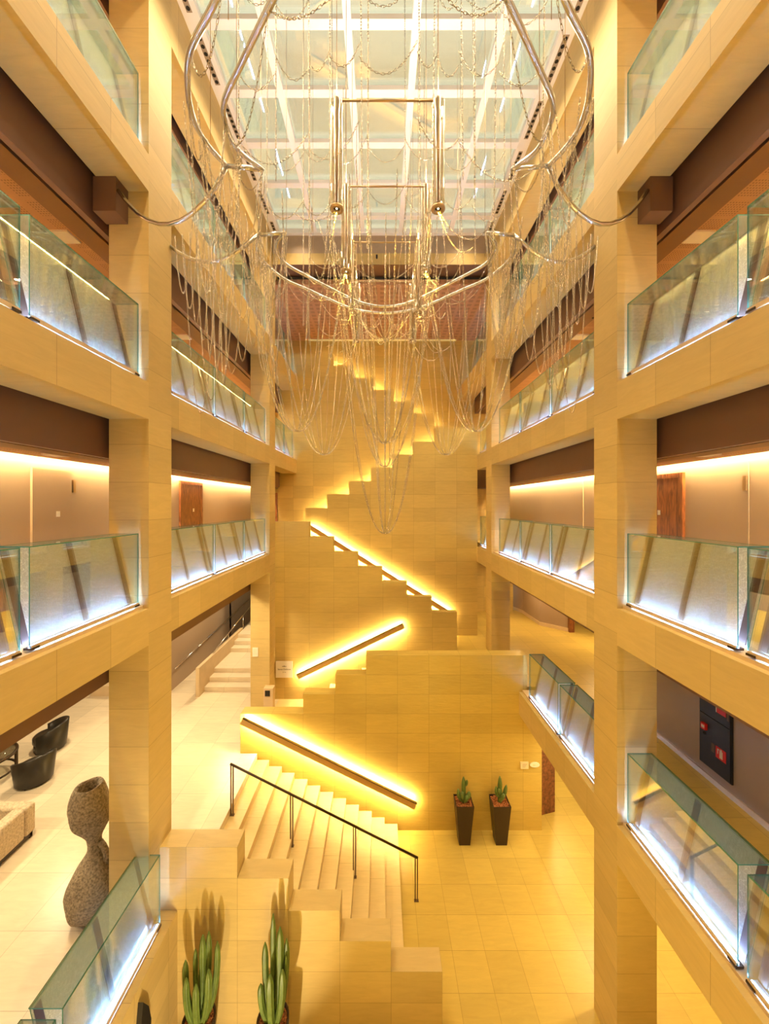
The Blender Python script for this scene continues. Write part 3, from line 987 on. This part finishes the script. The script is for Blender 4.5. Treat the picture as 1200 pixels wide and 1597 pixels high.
# ------------------------------------------------------------------ pairs of glass tube lamps
ORDP = ('nearest', 'second', 'third', 'farthest')
for i, y in enumerate((5.0, 6.35, 7.7, 9.05)):
    t = thing('tube_pendant', f'{ORDP[i]} pair of hanging glass tube lamps joined by a brass crossbar', 'pendant lamp', (XC, y, 12.53), group='pairs of tube lamps')
    MB().tube([(-0.66, 0, 1.42), (0.66, 0, 1.42)], 0.014, 8).build('crossbar', M['brass'], t)
    for sx in (-1, 1):
        x = sx * 0.66
        MB().lathe([(0.082, 0.03), (0.082, 1.40)], (x, 0, 0), 20, close=False).build('glass_tube', M['tube'], t)
        MB().tube([(x, 0, 0.03), (x, 0, 1.45)], 0.028, 12).build('stem', M['brass'], t)
        prof = [(0.045, 0.03), (0.045, 0.0), (0.088, 0.0), (0.092, 0.015), (0.088, 0.03)]
        rg = MB().lathe(prof, (x, 0, 0), 24, close=False).build('lamp_ring', M['brass'], t)
        MB().lathe([(0.0, 0.022), (0.043, 0.022)], (x, 0, 0), 16, close=False).build('reflector', M['slot'], rg)
        MB().lathe([(0.0, 0.008), (0.014, 0.012), (0.014, 0.02)], (x, 0, 0), 10, close=False).build('bulb', M['bulb'], rg)
        MB().tube([(x, 0, 1.45), (x, 0, 5.13)], 0.005, 5).build('cable', M['brass'], t)
        lamp('frame_fill_spot', 'SPOT', (XC + x, y, 14.02), 110, (1.0, 0.84, 0.66), (math.pi, 0, 0), spot_size=math.radians(140), spot_blend=0.9, shadow_soft_size=0.05)  # added upward spot, brightens the skylight frame
        lamp('tube_spot', 'SPOT', (XC + x, y, 12.50), 95, GOLD, (0, 0, 0), spot_size=math.radians(118), spot_blend=0.8, shadow_soft_size=0.05)

# ------------------------------------------------------------------ corridor doors and wall details
def door(name, x, s, y0, y1, z0, z1, m, label, fr=True):
    root = thing(name, label, 'door', (x, (y0 + y1) / 2, z0), kind='structure')
    h = (y1 - y0) / 2
    H = z1 - z0
    MB().box(-s * 0.0, -s * 0.04, -h, h, 0, H).build('door_leaf', m, root)
    if fr:
        mb = MB().box(0, -s * 0.06, -h - 0.09, -h, 0, H + 0.09).box(0, -s * 0.06, h, h + 0.09, 0, H + 0.09).box(0, -s * 0.06, -h, h, H, H + 0.09)
        mb.build('door_frame', M['wood'], root)
    MB().tube([(-s * 0.07, -h + 0.1, 1.0), (-s * 0.07, -h + 0.22, 1.0)], 0.012, 8).build('door_handle', M['steel'], root)
    MB().box(-s * 0.04, -s * 0.045, 0.06, 0.14, 1.45, 1.55).build('number_plate', M['paper'], root)
CF = LV['C'] - 0.05
door('door_2', 6.0, 1, 7.68, 8.62, CF, CF + 2.22, M['wood'], 'walnut door on the second gallery beside the nearest right pillar')
door('door_3', -5.9, -1, 11.3, 12.5, CF, CF + 2.28, M['wood'], 'walnut door on the second gallery, left corridor between the pillars')
door('door_4', -5.9, -1, 6.46, 7.28, CF, CF + 2.3, M['taupe'], 'flush taupe service door on the left second gallery', fr=False)
BF = LV['B'] - 0.05
door('door_5', -5.9, -1, 9.0, 9.95, BF, BF + 2.25, M['wood'], 'walnut door on the third gallery, left corridor')
door('door_6', 6.0, 1, 7.6, 8.6, BF, BF + 2.25, M['wood'], 'walnut door on the third gallery, right corridor')
struct('trim_3', MB().box(5.985, 6.0, 6.27, 6.29, CF, 9.4), M['band'], 'vertical seam strip on the right corridor wall', 'trim')
struct('trim_4', MB().box(5.985, 6.0, 11.4, 11.43, CF, 9.4), M['curb'], 'pale vertical edge on the right corridor wall', 'trim')
for s, x, y, z, lb in ((1, 5.98, 6.32, 9.05, 'slim metal bracket high on the right corridor wall'), (-1, -5.88, 7.35, 9.05, 'slim metal bracket above the flush taupe door')):
    tag(MB().box(x - 0.02, x + 0.02, y - 0.03, y + 0.03, z - 0.12, z + 0.12).build('wall_bracket', M['brass']), lb, 'bracket')
# ceiling plates
for s in (-1, 1):
    for k, yy, n in (('B', 6.2, 'front'), ('B', 9.9, 'rear'), ('C', 6.1, 'front')):
        z = CEIL[k] + 0.03
        tag(MB().box(s * 4.95, s * 5.28, yy - 0.14, yy + 0.14, z, z + 0.03).build('ceiling_vent', M['white']),
            f'white {n} vent plate in the {SIDE[s]} ceiling above the {GAL[k]} gallery', 'vent')
for i, (yy, r) in enumerate(((7.9, 0.10), (8.8, 0.09), (9.9, 0.05))):
    t = thing('smoke_detector', ('round white dome camera, nearest on the right corridor ceiling', 'round white smoke detector between camera and sprinkler, right corridor ceiling', 'small white sprinkler plate, farthest on the right corridor ceiling')[i], 'detector', (4.85, yy, CEIL['B'] + 0.06))
    MB().lathe([(r, 0.0), (r * 0.95, -0.025), (r * 0.5, -0.04), (0.001, -0.042)], seg=16).build('housing', M['white'], t)
    MB().lathe([(r * 0.45, -0.035), (r * 0.4, -0.06), (0.001, -0.075)], seg=12).build('lens', M['black'], t)
t = thing('security_camera', 'tiny black security camera on the cream cross beam', 'camera', (-0.15, 12.78, 16.93))
MB().box(-0.03, 0.03, -0.06, 0.02, -0.04, 0.04).build('body', M['black'], t)
MB().lathe([(0.02, 0), (0.018, -0.05)], (0, -0.03, -0.03), 10).build('lens', M['black'], t)

# ------------------------------------------------------------------ fire cabinet
t = thing('fire_cabinet', 'black fire cabinet with red signs in the taupe wall, first gallery at right', 'cabinet', (6.0, 6.55, 3.92))
MB().box(-0.03, 0.05, 0, 0.66, 0, 1.62).build('frame', M['black'], t)
d1 = MB().box(-0.045, -0.03, 0.015, 0.645, 0.015, 0.93).build('door', M['black'], t)
d2 = MB().box(-0.045, -0.03, 0.015, 0.645, 0.945, 1.605).build('door', M['black'], t)
sg = MB().box(-0.052, -0.045, 0.09, 0.29, 0.30, 0.50).build('extinguisher_sign', M['red'], d1)
mb = MB().box(-0.056, -0.052, 0.15, 0.21, 0.33, 0.455).box(-0.056, -0.052, 0.165, 0.195, 0.455, 0.485).box(-0.056, -0.052, 0.21, 0.255, 0.455, 0.47).box(-0.056, -0.052, 0.24, 0.255, 0.38, 0.455)
o = mb.build('pictogram', M['paper'], d1); o['label'] = 'white extinguisher symbol'
MB().box(-0.052, -0.045, 0.32, 0.38, 0.34, 0.50).build('notice', M['bronze'], d1)
sg = MB().box(-0.052, -0.045, 0.09, 0.29, 1.10, 1.28).build('hose_sign', M['red'], d2)
MB().box(-0.056, -0.052, 0.27, 0.285, 1.10, 1.28).build('pictogram', M['paper'], d2)
MB().box(-0.052, -0.045, 0.03, 0.07, 1.06, 1.20).build('notice', M['bronze'], d2)
k = MB().box(-0.09, -0.045, 0.47, 0.57, 0.66, 0.77).build('alarm_button', M['red'], t)
MB().box(-0.094, -0.09, 0.49, 0.55, 0.69, 0.74).build('button_face', M['paper'], k)
MB().lathe([(0.03, 0.0), (0.02, 0.03)], (-0.06, 0.52, 0.57), 12).build('lock', M['slot'], d1)

# ------------------------------------------------------------------ signs
t = thing('wall_sign', 'square white sign with a crest beside the rising glowing handrail', 'sign', (-3.3, 13.09, 3.1))
MB().box(-0.285, 0.285, -0.02, 0.0, -0.28, 0.28).build('plate', M['paper'], t)
MB().box(-0.2, 0.2, 0.0, 0.06, -0.2, 0.2).build('mount', M['curb'], t)
def text(body, size, loc, rot, parent, mat, name='lettering'):
    c = bpy.data.curves.new(name, 'FONT')
    c.body = body; c.size = size; c.align_x = 'CENTER'; c.extrude = 0.001
    c.materials.append(mat)
    tmp = bpy.data.objects.new(name, c)
    me = bpy.data.meshes.new_from_object(tmp)
    bpy.data.objects.remove(tmp)
    o = link(name, me, parent)
    o.location = loc; o.rotation_euler = rot
    return o
RX = (math.pi / 2, 0, 0)
text('Sense Defense', 0.075, (0, -0.022, -0.02), RX, t, M['ink'])
text('S P A', 0.05, (0, -0.022, -0.11), RX, t, M['ink'])
mb = MB()
for j, hh in enumerate((0.03, 0.045, 0.055, 0.045, 0.03)):
    mb.prism([(-0.075 + 0.03 * j, 0.09), (-0.047 + 0.03 * j, 0.09), (-0.061 + 0.03 * j, 0.09 + hh)], 'y', -0.023, -0.02)
mb.build('crest', M['ink'], t)
t = thing('wall_plate', 'small square frosted plate on the wall right of the planters', 'sign', (px(818, 1193, 10.28)[0], 10.27, px(818, 1193, 10.28)[1]))
MB().box(-0.105, 0.105, -0.02, 0.01, -0.09, 0.09).build('plate', M['acrylic'], t)
mb = MB()
for j in range(3):
    mb.box(-0.06, 0.06 - 0.02 * j, -0.022, -0.02, 0.03 - 0.035 * j, 0.042 - 0.035 * j)
mb.build('engraving', M['band'], t)
t = thing('oval_plate', 'small pale oval plate on the wall, next to the square plate', 'sign', (px(834, 1192, 10.28)[0], 10.27, px(834, 1192, 10.28)[1]))
mb = MB().prism([(0.13 * math.cos(a), 0.065 * math.sin(a)) for a in [2 * math.pi * i / 28 for i in range(28)]], 'y', -0.02, 0.01)
mb.build('plate', M['paper'], t)
mb = MB().prism([(-0.02 + 0.045 * math.cos(a), 0.02 * math.sin(a)) for a in [2 * math.pi * i / 16 for i in range(16)]], 'y', -0.023, -0.02)
mb.box(0.03, 0.08, -0.023, -0.02, -0.02, -0.008)
mb.build('emblem', M['acrylic'], t)
t = thing('notice_plate', 'small cream two-part notice on the farther left pillar', 'sign', (px(398.5, 1017, 12.5)[0], 12.49, px(398.5, 1017, 12.5)[1]))
MB().box(-0.09, 0.09, -0.012, 0.01, -0.05, 0.15).build('plate', M['paper'], t)
MB().box(-0.09, 0.09, -0.012, 0.01, -0.14, -0.06).build('plate', M['paper'], t)
mb = MB()
for j in range(3):
    mb.box(-0.06, 0.05, -0.014, -0.012, 0.0 + 0.04 * j, 0.012 + 0.04 * j)
mb.build('lettering', M['acrylic'], t)
t = thing('information_pedestal', 'pale stone pedestal with a small black screen by the white sign', 'pedestal', (-3.6, 12.35, 2.05))
MB().box(-0.15, 0.15, -0.12, 0.12, 0, 0.80).build('body', M['curb'], t)
MB().box(-0.10, 0.06, -0.13, -0.12, 0.56, 0.74).build('screen', M['black'], t)

# ------------------------------------------------------------------ track light and the panel beside the wall end
t = thing('track_light', 'black track with small bright spotlights over the right landing', 'ceiling light', (6.3, 15.6, 6.1))
mb = MB().box(-0.03, 0.03, -1.4, 3.0, 0, 0.05)
mb.box(-0.01, 0.01, -1.0, -0.98, 0.05, 0.2).box(-0.01, 0.01, 2.4, 2.42, 0.05, 0.2)
mb.build('track', M['black'], t)
for y in (0.2, 2.0):
    hd = MB().lathe([(0.05, -0.18), (0.05, -0.03), (0.02, 0.0)], (0, y, 0), 14).build('spot_head', M['black'], t)
    MB().lathe([(0.001, -0.185), (0.042, -0.186)], (0, y, 0), 14, close=False).build('bulb', M['bulb'], hd)
struct('wall_right', MB().prism([(4.30, 10.72), (4.92, 10.90), (4.90, 10.98), (4.30, 10.80)], 'z', 0, 2.9), M['screen'], 'brown woven panel beside the short wall end', 'wall')

# ------------------------------------------------------------------ dark planters with small cacti
def cactus_stem(mb, pts, r, ribs=5, seg=20, mi=0):
    pts = crom(pts, 5)
    n = len(pts); b = len(mb.v)
    for i, p in enumerate(pts):
        t = (pts[min(i + 1, n - 1)] - pts[max(i - 1, 0)]).normalized()
        u = Vector((1, 0, 0)); u = (u - t * u.dot(t)).normalized(); w = t.cross(u)
        f = min(1.0, (n - 1 - i) / 2.6 + 0.02) ** 0.5
        for k in range(seg):
            a = 2 * math.pi * k / seg
            rr = r * f * (0.80 + 0.26 * abs(math.cos(ribs * a / 2)) ** 0.7)
            mb.v.append(tuple(p + (u * math.cos(a) + w * math.sin(a)) * rr))
    for i in range(n - 1):
        for k in range(seg):
            k2 = (k + 1) % seg
            mb.face((b + i * seg + k, b + i * seg + k2, b + (i + 1) * seg + k2, b + (i + 1) * seg + k), mi, True)
    mb.face([b + (n - 1) * seg + k for k in range(seg)], mi)
def planter(x, y, label, mirror):
    t = thing('planter', label, 'planter', (x, y, 0), group='dark planters by the wall')
    b0, b1, H = 0.14, 0.225, 1.04
    mb = MB()
    vs = [(-b0, -b0, 0), (b0, -b0, 0), (b0, b0, 0), (-b0, b0, 0), (-b1, -b1, H), (b1, -b1, H), (b1, b1, H), (-b1, b1, H)]
    c = b1 - 0.018
    vs += [(-c, -c, H), (c, -c, H), (c, c, H), (-c, c, H), (-c, -c, H - 0.05), (c, -c, H - 0.05), (c, c, H - 0.05), (-c, c, H - 0.05)]
    mb.v = vs
    for q in ((0, 3, 2, 1), (0, 1, 5, 4), (1, 2, 6, 5), (2, 3, 7, 6), (3, 0, 4, 7)):
        mb.face(q)
    for i in range(4):
        j = (i + 1) % 4
        mb.face((4 + i, 4 + j, 8 + j, 8 + i)); mb.face((8 + i, 8 + j, 12 + j, 12 + i))
    mb.build('pot', M['dark'], t)
    rr = random.Random(int(x * 100))
    mb = MB().box(-c, c, -c, c, H - 0.08, H - 0.04)
    for i in range(110):
        px_, py_ = rr.uniform(-c + .02, c - .02), rr.uniform(-c + .02, c - .02)
        w = rr.uniform(0.012, 0.026)
        mb.box(px_ - w, px_ + w, py_ - w * .7, py_ + w * .7, H - 0.045, H - 0.03 + rr.uniform(0, 0.02))
    mb.build('bark_chips', M['soil'], t)['kind'] = 'stuff'
    return t, H
for x, lab, mir in ((2.13, 'tapered dark planter with a bushier small cactus, farther from the wall plates', 1), (3.07, 'tapered dark planter with a forked small cactus, nearer the wall plates', -1)):
    t, H = planter(x, 9.96, lab, mir)
    t2 = thing('small_cactus', 'bushy small green cactus with many pads in the planter' if mir > 0 else 'forked small green cactus with upright tall stem in the planter', 'cactus', (x, 9.96, H - 0.04))
    def stem(pts, r):
        mb = MB(); cactus_stem(mb, pts, r, 4, 16); mb.build('stem', M['cactus'], t2)
    stem([(0, 0, 0), (0.0, 0, 0.3), (0.0, 0.0, 0.66 if mir > 0 else 0.68)], 0.055)
    if mir > 0:
        stem([(-0.02, -0.02, 0.05), (-0.12, -0.04, 0.16), (-0.15, -0.04, 0.38)], 0.045)
        stem([(0.0, -0.02, 0.12), (0.10, -0.04, 0.16), (0.15, -0.03, 0.30)], 0.058)
        stem([(0.0, -0.04, 0.08), (0.05, -0.09, 0.14), (0.06, -0.1, 0.26)], 0.055)
        stem([(0.0, 0.0, 0.42), (0.07, 0.0, 0.46), (0.09, 0.0, 0.58)], 0.035)
        stem([(0.0, -0.03, 0.1), (-0.05, -0.08, 0.2), (-0.05, -0.08, 0.34)], 0.05)
    else:
        stem([(0.0, 0, 0.14), (0.11, -0.01, 0.22), (0.17, -0.01, 0.46)], 0.048)
        stem([(0.0, 0, 0.16), (-0.08, -0.01, 0.22), (-0.10, -0.01, 0.42)], 0.045)
        stem([(0.0, -0.03, 0.1), (0.05, -0.06, 0.16), (0.08, -0.06, 0.27)], 0.05)
        stem([(0.0, 0, 0.2), (-0.03, -0.05, 0.28), (-0.04, -0.06, 0.4)], 0.042)

# ------------------------------------------------------------------ tall cacti in round pots in front of the stepped wall
def cactus_pot(x, y, lab_pot, lab_cactus, stems, rc=0.24, H=0.93):
    t = thing('round_pot', lab_pot, 'pot', (x, y, 0), group='round pots before the stepped wall')
    MB().lathe([(0.16, 0), (0.20, 0.3), (0.235, 0.75), (rc, H), (rc - 0.02, H), (rc - 0.03, H - 0.06)], seg=32).build('pot', M['dark'], t)
    mb = MB().lathe([(0.001, H - 0.07), (rc - 0.025, H - 0.07), (rc - 0.03, H - 0.045), (0.001, H - 0.045)], seg=24)
    rr = random.Random(int(abs(x) * 77))
    for i in range(120):
        a, r = rr.uniform(0, 6.28), (rc - 0.05) * math.sqrt(rr.random())
        w = rr.uniform(0.012, 0.028)
        mb.box(r * math.cos(a) - w, r * math.cos(a) + w, r * math.sin(a) - w * .7, r * math.sin(a) + w * .7, H - 0.05, H - 0.035 + rr.uniform(0, 0.025))
    mb.build('bark_chips', M['soil'], t)['kind'] = 'stuff'
    c = thing('tall_cactus', lab_cactus, 'cactus', (x, y, H - 0.045))
    for (dx, dy, h, r) in stems:
        mb = MB()
        cactus_stem(mb, [(dx * 0.35, dy * 0.35, 0), (dx * 0.8, dy * 0.8, h * 0.3), (dx, dy, h * 0.65), (dx * 1.02, dy, h)], r, 6, 24)
        mb.build('stem', M['cactus'], c)
cactus_pot(-2.76, 5.82, 'dark round pot partly cut by the photo edge, beside the low lobby wall', 'clump of tall column cacti nearest the lobby glass',
           [(-0.21, 0.02, 0.90, 0.046), (-0.14, -0.10, 0.78, 0.05), (-0.10, 0.10, 0.98, 0.038), (0.02, 0.08, 1.22, 0.055), (0.09, 0.13, 1.22, 0.045), (0.02, -0.14, 0.74, 0.05), (0.17, -0.06, 0.86, 0.056), (0.24, 0.08, 1.12, 0.045)])
cactus_pot(-1.64, 5.82, 'dark round pot filled with bark, nearer the middle of the stepped wall', 'clump of tall column cacti before the middle of the stepped wall',
           [(-0.13, 0.05, 1.14, 0.048), (-0.03, 0.12, 1.50, 0.042), (0.09, 0.06, 1.36, 0.058), (0.18, 0.1, 1.14, 0.042), (-0.01, -0.12, 0.86, 0.056), (0.16, -0.08, 0.88, 0.05), (-0.17, -0.04, 0.62, 0.045), (0.19, 0.02, 0.96, 0.03)])
t = thing('wall_lamp', 'dark pointed panel on the retaining wall beside the cacti', 'lamp', (-3.34, 5.28, 1.35))
mb = MB()  # flat dark pointed plate against the wall
mb.prism([(-0.02, -0.3), (0.16, -0.25), (0.19, 0.05), (0.13, 0.3), (0.0, 0.52), (-0.05, 0.2), (-0.08, -0.2)][::-1], 'x', 0.0, 0.07)
mb.build('pointed_plate', M['black'], t)
MB().box(0, 0.03, 0.0, 0.1, -0.35, -0.3).build('base', M['dbronze'], t)

# ------------------------------------------------------------------ stone gourd vase
t = thing('stone_vase', 'tall double-bellied rough stone vase with a slanted mouth on the lobby floor', 'vase', (-4.71, 6.27, 2.05))
prof = [(0.05, 0.0), (0.20, 0.02), (0.33, 0.14), (0.385, 0.32), (0.385, 0.48), (0.32, 0.70), (0.20, 0.88), (0.115, 1.02), (0.10, 1.14), (0.115, 1.26), (0.18, 1.38), (0.26, 1.52), (0.285, 1.68), (0.27, 1.84), (0.235, 1.98), (0.215, 2.04), (0.19, 2.08), (0.155, 2.06), (0.14, 2.0), (0.12, 1.75), (0.02, 1.7)]
mb = MB()
rr = random.Random(3)
seg = 40
pr = [(max(0.01, p.x), p.z) for p in crom([(q[0], 0, q[1]) for q in prof], 3)]
mb.lathe(pr, (0, 0, 0), seg)
nv = []
for (x, y, z) in mb.v:
    w = max(0.0, (z - 1.2) / 0.85)
    lean = 0.06 * math.sin(z * 2.2) 
    z2 = z + w * (x * 0.06 - y * 0.0)
    a = math.atan2(y, x)
    k = 1 + 0.035 * math.sin(3 * a + z * 5) + 0.025 * math.sin(5 * a - z * 9) + rr.uniform(-0.008, 0.008)
    nv.append((x * k + lean, y * k, z2))
mb.v = nv
mb.build('body', M['rock'], t)
MB().tube([(0.12, 0, 1.16), (0.2, -0.02, 1.10), (0.25, -0.02, 0.98), (0.24, -0.01, 0.82)], [0.05, 0.045, 0.05, 0.06], 12).build('handle', M['rock'], t)

# ------------------------------------------------------------------ lobby seating
def tub_chair(x, y, rz, label):
    t = thing('tub_chair', label, 'armchair', (x, y, 2.05), rz, group='black leather tub chairs')
    n = 28
    mb = MB()
    a0, a1 = math.radians(-118), math.radians(118)
    ring = []
    for i in range(n + 1):
        a = a0 + (a1 - a0) * i / n
        f = math.cos(a * 0.76)
        top = 0.52 + 0.22 * max(0.0, f)
        ro, ri, rb = 0.42, 0.35, 0.36
        c, s_ = math.cos(a), math.sin(a)
        ring.append([(rb * c, rb * s_, 0.05), ((ro) * c, (ro) * s_, top - 0.02), ((ro - 0.03) * c, (ro - 0.03) * s_, top), (ri * c, ri * s_, top - 0.01), (ri * c * 0.95, ri * s_ * 0.95, 0.36)])
    for rg in ring:
        mb.v += rg
    for i in range(n):
        for k in range(4):
            mb.face((i * 5 + k, (i + 1) * 5 + k, (i + 1) * 5 + k + 1, i * 5 + k + 1), 0, True)
    mb.face([0, 1, 2, 3, 4]); mb.face([n * 5 + k for k in range(5)][::-1])
    mb.build('shell', M['leather'], t)
    MB().lathe([(0.31, 0.22), (0.335, 0.26), (0.335, 0.38), (0.30, 0.42), (0.001, 0.43)], (-0.03, 0, 0), 28).build('seat_cushion', M['leather'], t)
    MB().lathe([(0.34, 0.04), (0.34, 0.24)], (0, 0, 0), 28).build('base', M['leather'], t)
    for a in (45, 135, 225, 315):
        c, s_ = math.cos(math.radians(a)) * 0.3, math.sin(math.radians(a)) * 0.3
        MB().lathe([(0.02, 0.0), (0.02, 0.05)], (c, s_, 0), 8).build('foot', M['dbronze'], t)
tub_chair(-8.35, 9.25, math.radians(-35), 'black leather tub chair nearest the cream sofa, turned to the glass table')
tub_chair(-9.05, 10.5, math.radians(20), 'black leather tub chair behind the other one, farther from the sofa')
t = thing('coffee_table', 'round glass table with a dark rim beside the tub chairs', 'table', (-9.55, 9.3, 2.05))
MB().lathe([(0.001, 0.56), (0.52, 0.56), (0.52, 0.57), (0.001, 0.57)], seg=36).build('tabletop', M['tabletop'], t)
MB().lathe([(0.52, 0.53), (0.57, 0.53), (0.57, 0.58), (0.52, 0.58), (0.52, 0.53)], seg=40, close=False).build('rim', M['dbronze'], t)
MB().lathe([(0.50, 0.14), (0.54, 0.14), (0.54, 0.17), (0.50, 0.17), (0.50, 0.14)], seg=40, close=False).build('lower_ring', M['dbronze'], t)
for a in range(4):
    c, s_ = math.cos(a * math.pi / 2 + 0.6) * 0.53, math.sin(a * math.pi / 2 + 0.6) * 0.53
    MB().box(c - 0.025, c + 0.025, s_ - 0.025, s_ + 0.025, 0, 0.54).build('leg', M['dbronze'], t)
t = thing('small_plant', 'small leafy plant in a pot on the round glass table', 'plant', (-9.5, 9.5, 2.622))
MB().lathe([(0.07, 0), (0.09, 0.12)], seg=14).build('pot', M['paper'], t)
mb = MB(); rr = random.Random(5)
for i in range(40):
    a, e = rr.uniform(0, 6.28), rr.uniform(0.3, 1.4)
    r = rr.uniform(0.1, 0.24)
    d = Vector((math.cos(a) * math.cos(e), math.sin(a) * math.cos(e), math.sin(e)))
    w = Vector((-math.sin(a), math.cos(a), 0)) * 0.025
    b = Vector((0, 0, 0.12)); b0 = len(mb.v)
    mb.v += [tuple(b), tuple(b + d * r * 0.6 + w), tuple(b + d * r), tuple(b + d * r * 0.6 - w)]
    mb.face((b0, b0 + 1, b0 + 2, b0 + 3))
mb.build('foliage', M['cactus'], t)
# sofa
t = thing('sofa', 'cream textured sofa seen from behind near the stone vase', 'sofa', (-6.98, 6.6, 2.05))
def rbox(name, x0, x1, y0, y1, z0, z1, m, bev=0.05):
    o = MB().box(x0, x1, y0, y1, z0, z1).build(name, m, t)
    b = o.modifiers.new('soft', 'BEVEL'); b.width = bev; b.segments = 4
    return o
rbox('backrest', -0.24, 0.0, -0.94, 0.94, 0.10, 0.70, M['boucle'])
rbox('armrest', -0.95, -0.0, 0.95, 1.18, 0.10, 0.68, M['boucle'])
rbox('armrest', -0.95, -0.0, -1.18, -0.95, 0.10, 0.68, M['boucle'])
rbox('seat_cushion', -0.95, -0.22, -0.95, 0.0, 0.14, 0.44, M['boucle'])
rbox('seat_cushion', -0.95, -0.22, 0.0, 0.95, 0.14, 0.44, M['boucle'])
MB().box(-0.92, -0.03, -1.12, 1.12, 0.03, 0.11).build('plinth', M['dark'], t)
for lx in (-0.88, -0.06):
    for ly in (-1.1, 1.1):
        MB().box(lx - 0.03, lx + 0.03, ly - 0.03, ly + 0.03, 0, 0.11).build('leg', M['dbronze'], t)

# ------------------------------------------------------------------ lobby steps and their rails
mb = MB()
pts = [(13.68, 2.05), (13.68, 2.21), (14.1, 2.21), (14.1, 2.37), (14.5, 2.37), (14.5, 2.53), (16.1, 2.53), (16.1, 2.69), (16.5, 2.69), (16.5, 2.85), (16.9, 2.85), (16.9, 3.0), (23, 3.2), (23, 2.05)]
mb.prism(pts, 'x', -6.3, -3.6)
struct('stair_slab', mb, M['lobby'], 'pale steps rising at the back of the lobby past the farther left pillar', 'stairs')
struct('wall_left', MB().prism([(13.3, 2.05), (13.3, 3.05), (17.5, 3.10), (17.5, 2.05)], 'x', -6.42, -6.3), M['curb'], 'low stone side wall of the lobby steps', 'wall')
t = thing('wall_handrail', 'long steel handrail on the taupe wall beside the lobby steps', 'handrail', (-7.42, 14.0, 2.05))
MB().tube([(0, -0.2, 0.75), (0, 2.6, 0.98), (0, 6, 1.2), (0, 8, 1.35)], 0.022, 8).build('rail', M['steel'], t)
for y in (0, 2.5, 5, 7.5):
    MB().tube([(0, y, 0.74 + 0.075 * y), (-0.08, y, 0.72 + 0.075 * y)], 0.01, 6).build('bracket', M['steel'], t)
t = thing('steps_handrail', 'steel handrail on thin posts along the lobby steps side wall', 'handrail', (-6.36, 14.5, 3.05))
MB().tube([(0, 0, 0.05), (0, 3.0, 0.55), (0, 6.0, 0.95)], 0.02, 8).build('rail', M['steel'], t)
for y, h in ((1.5, 0.3), (3.2, 0.58), (5.5, 0.9)):
    MB().tube([(0, y, -0.6 if y > 3 else 0.0), (0, y, h)], 0.014, 6).build('post', M['steel'], t)
t = thing('marble_block', 'low marble block with a steel rail far back in the lobby', 'bench', (-9.6, 13.6, 2.05))
MB().box(-0.5, 0.7, -0.25, 0.35, 0, 0.35).build('block', M['curb'], t)
MB().tube([(-0.2, 0.0, 0.35), (-0.2, 0.0, 0.95), (1.2, 0.0, 1.1)], 0.02, 8).build('rail', M['steel'], t)
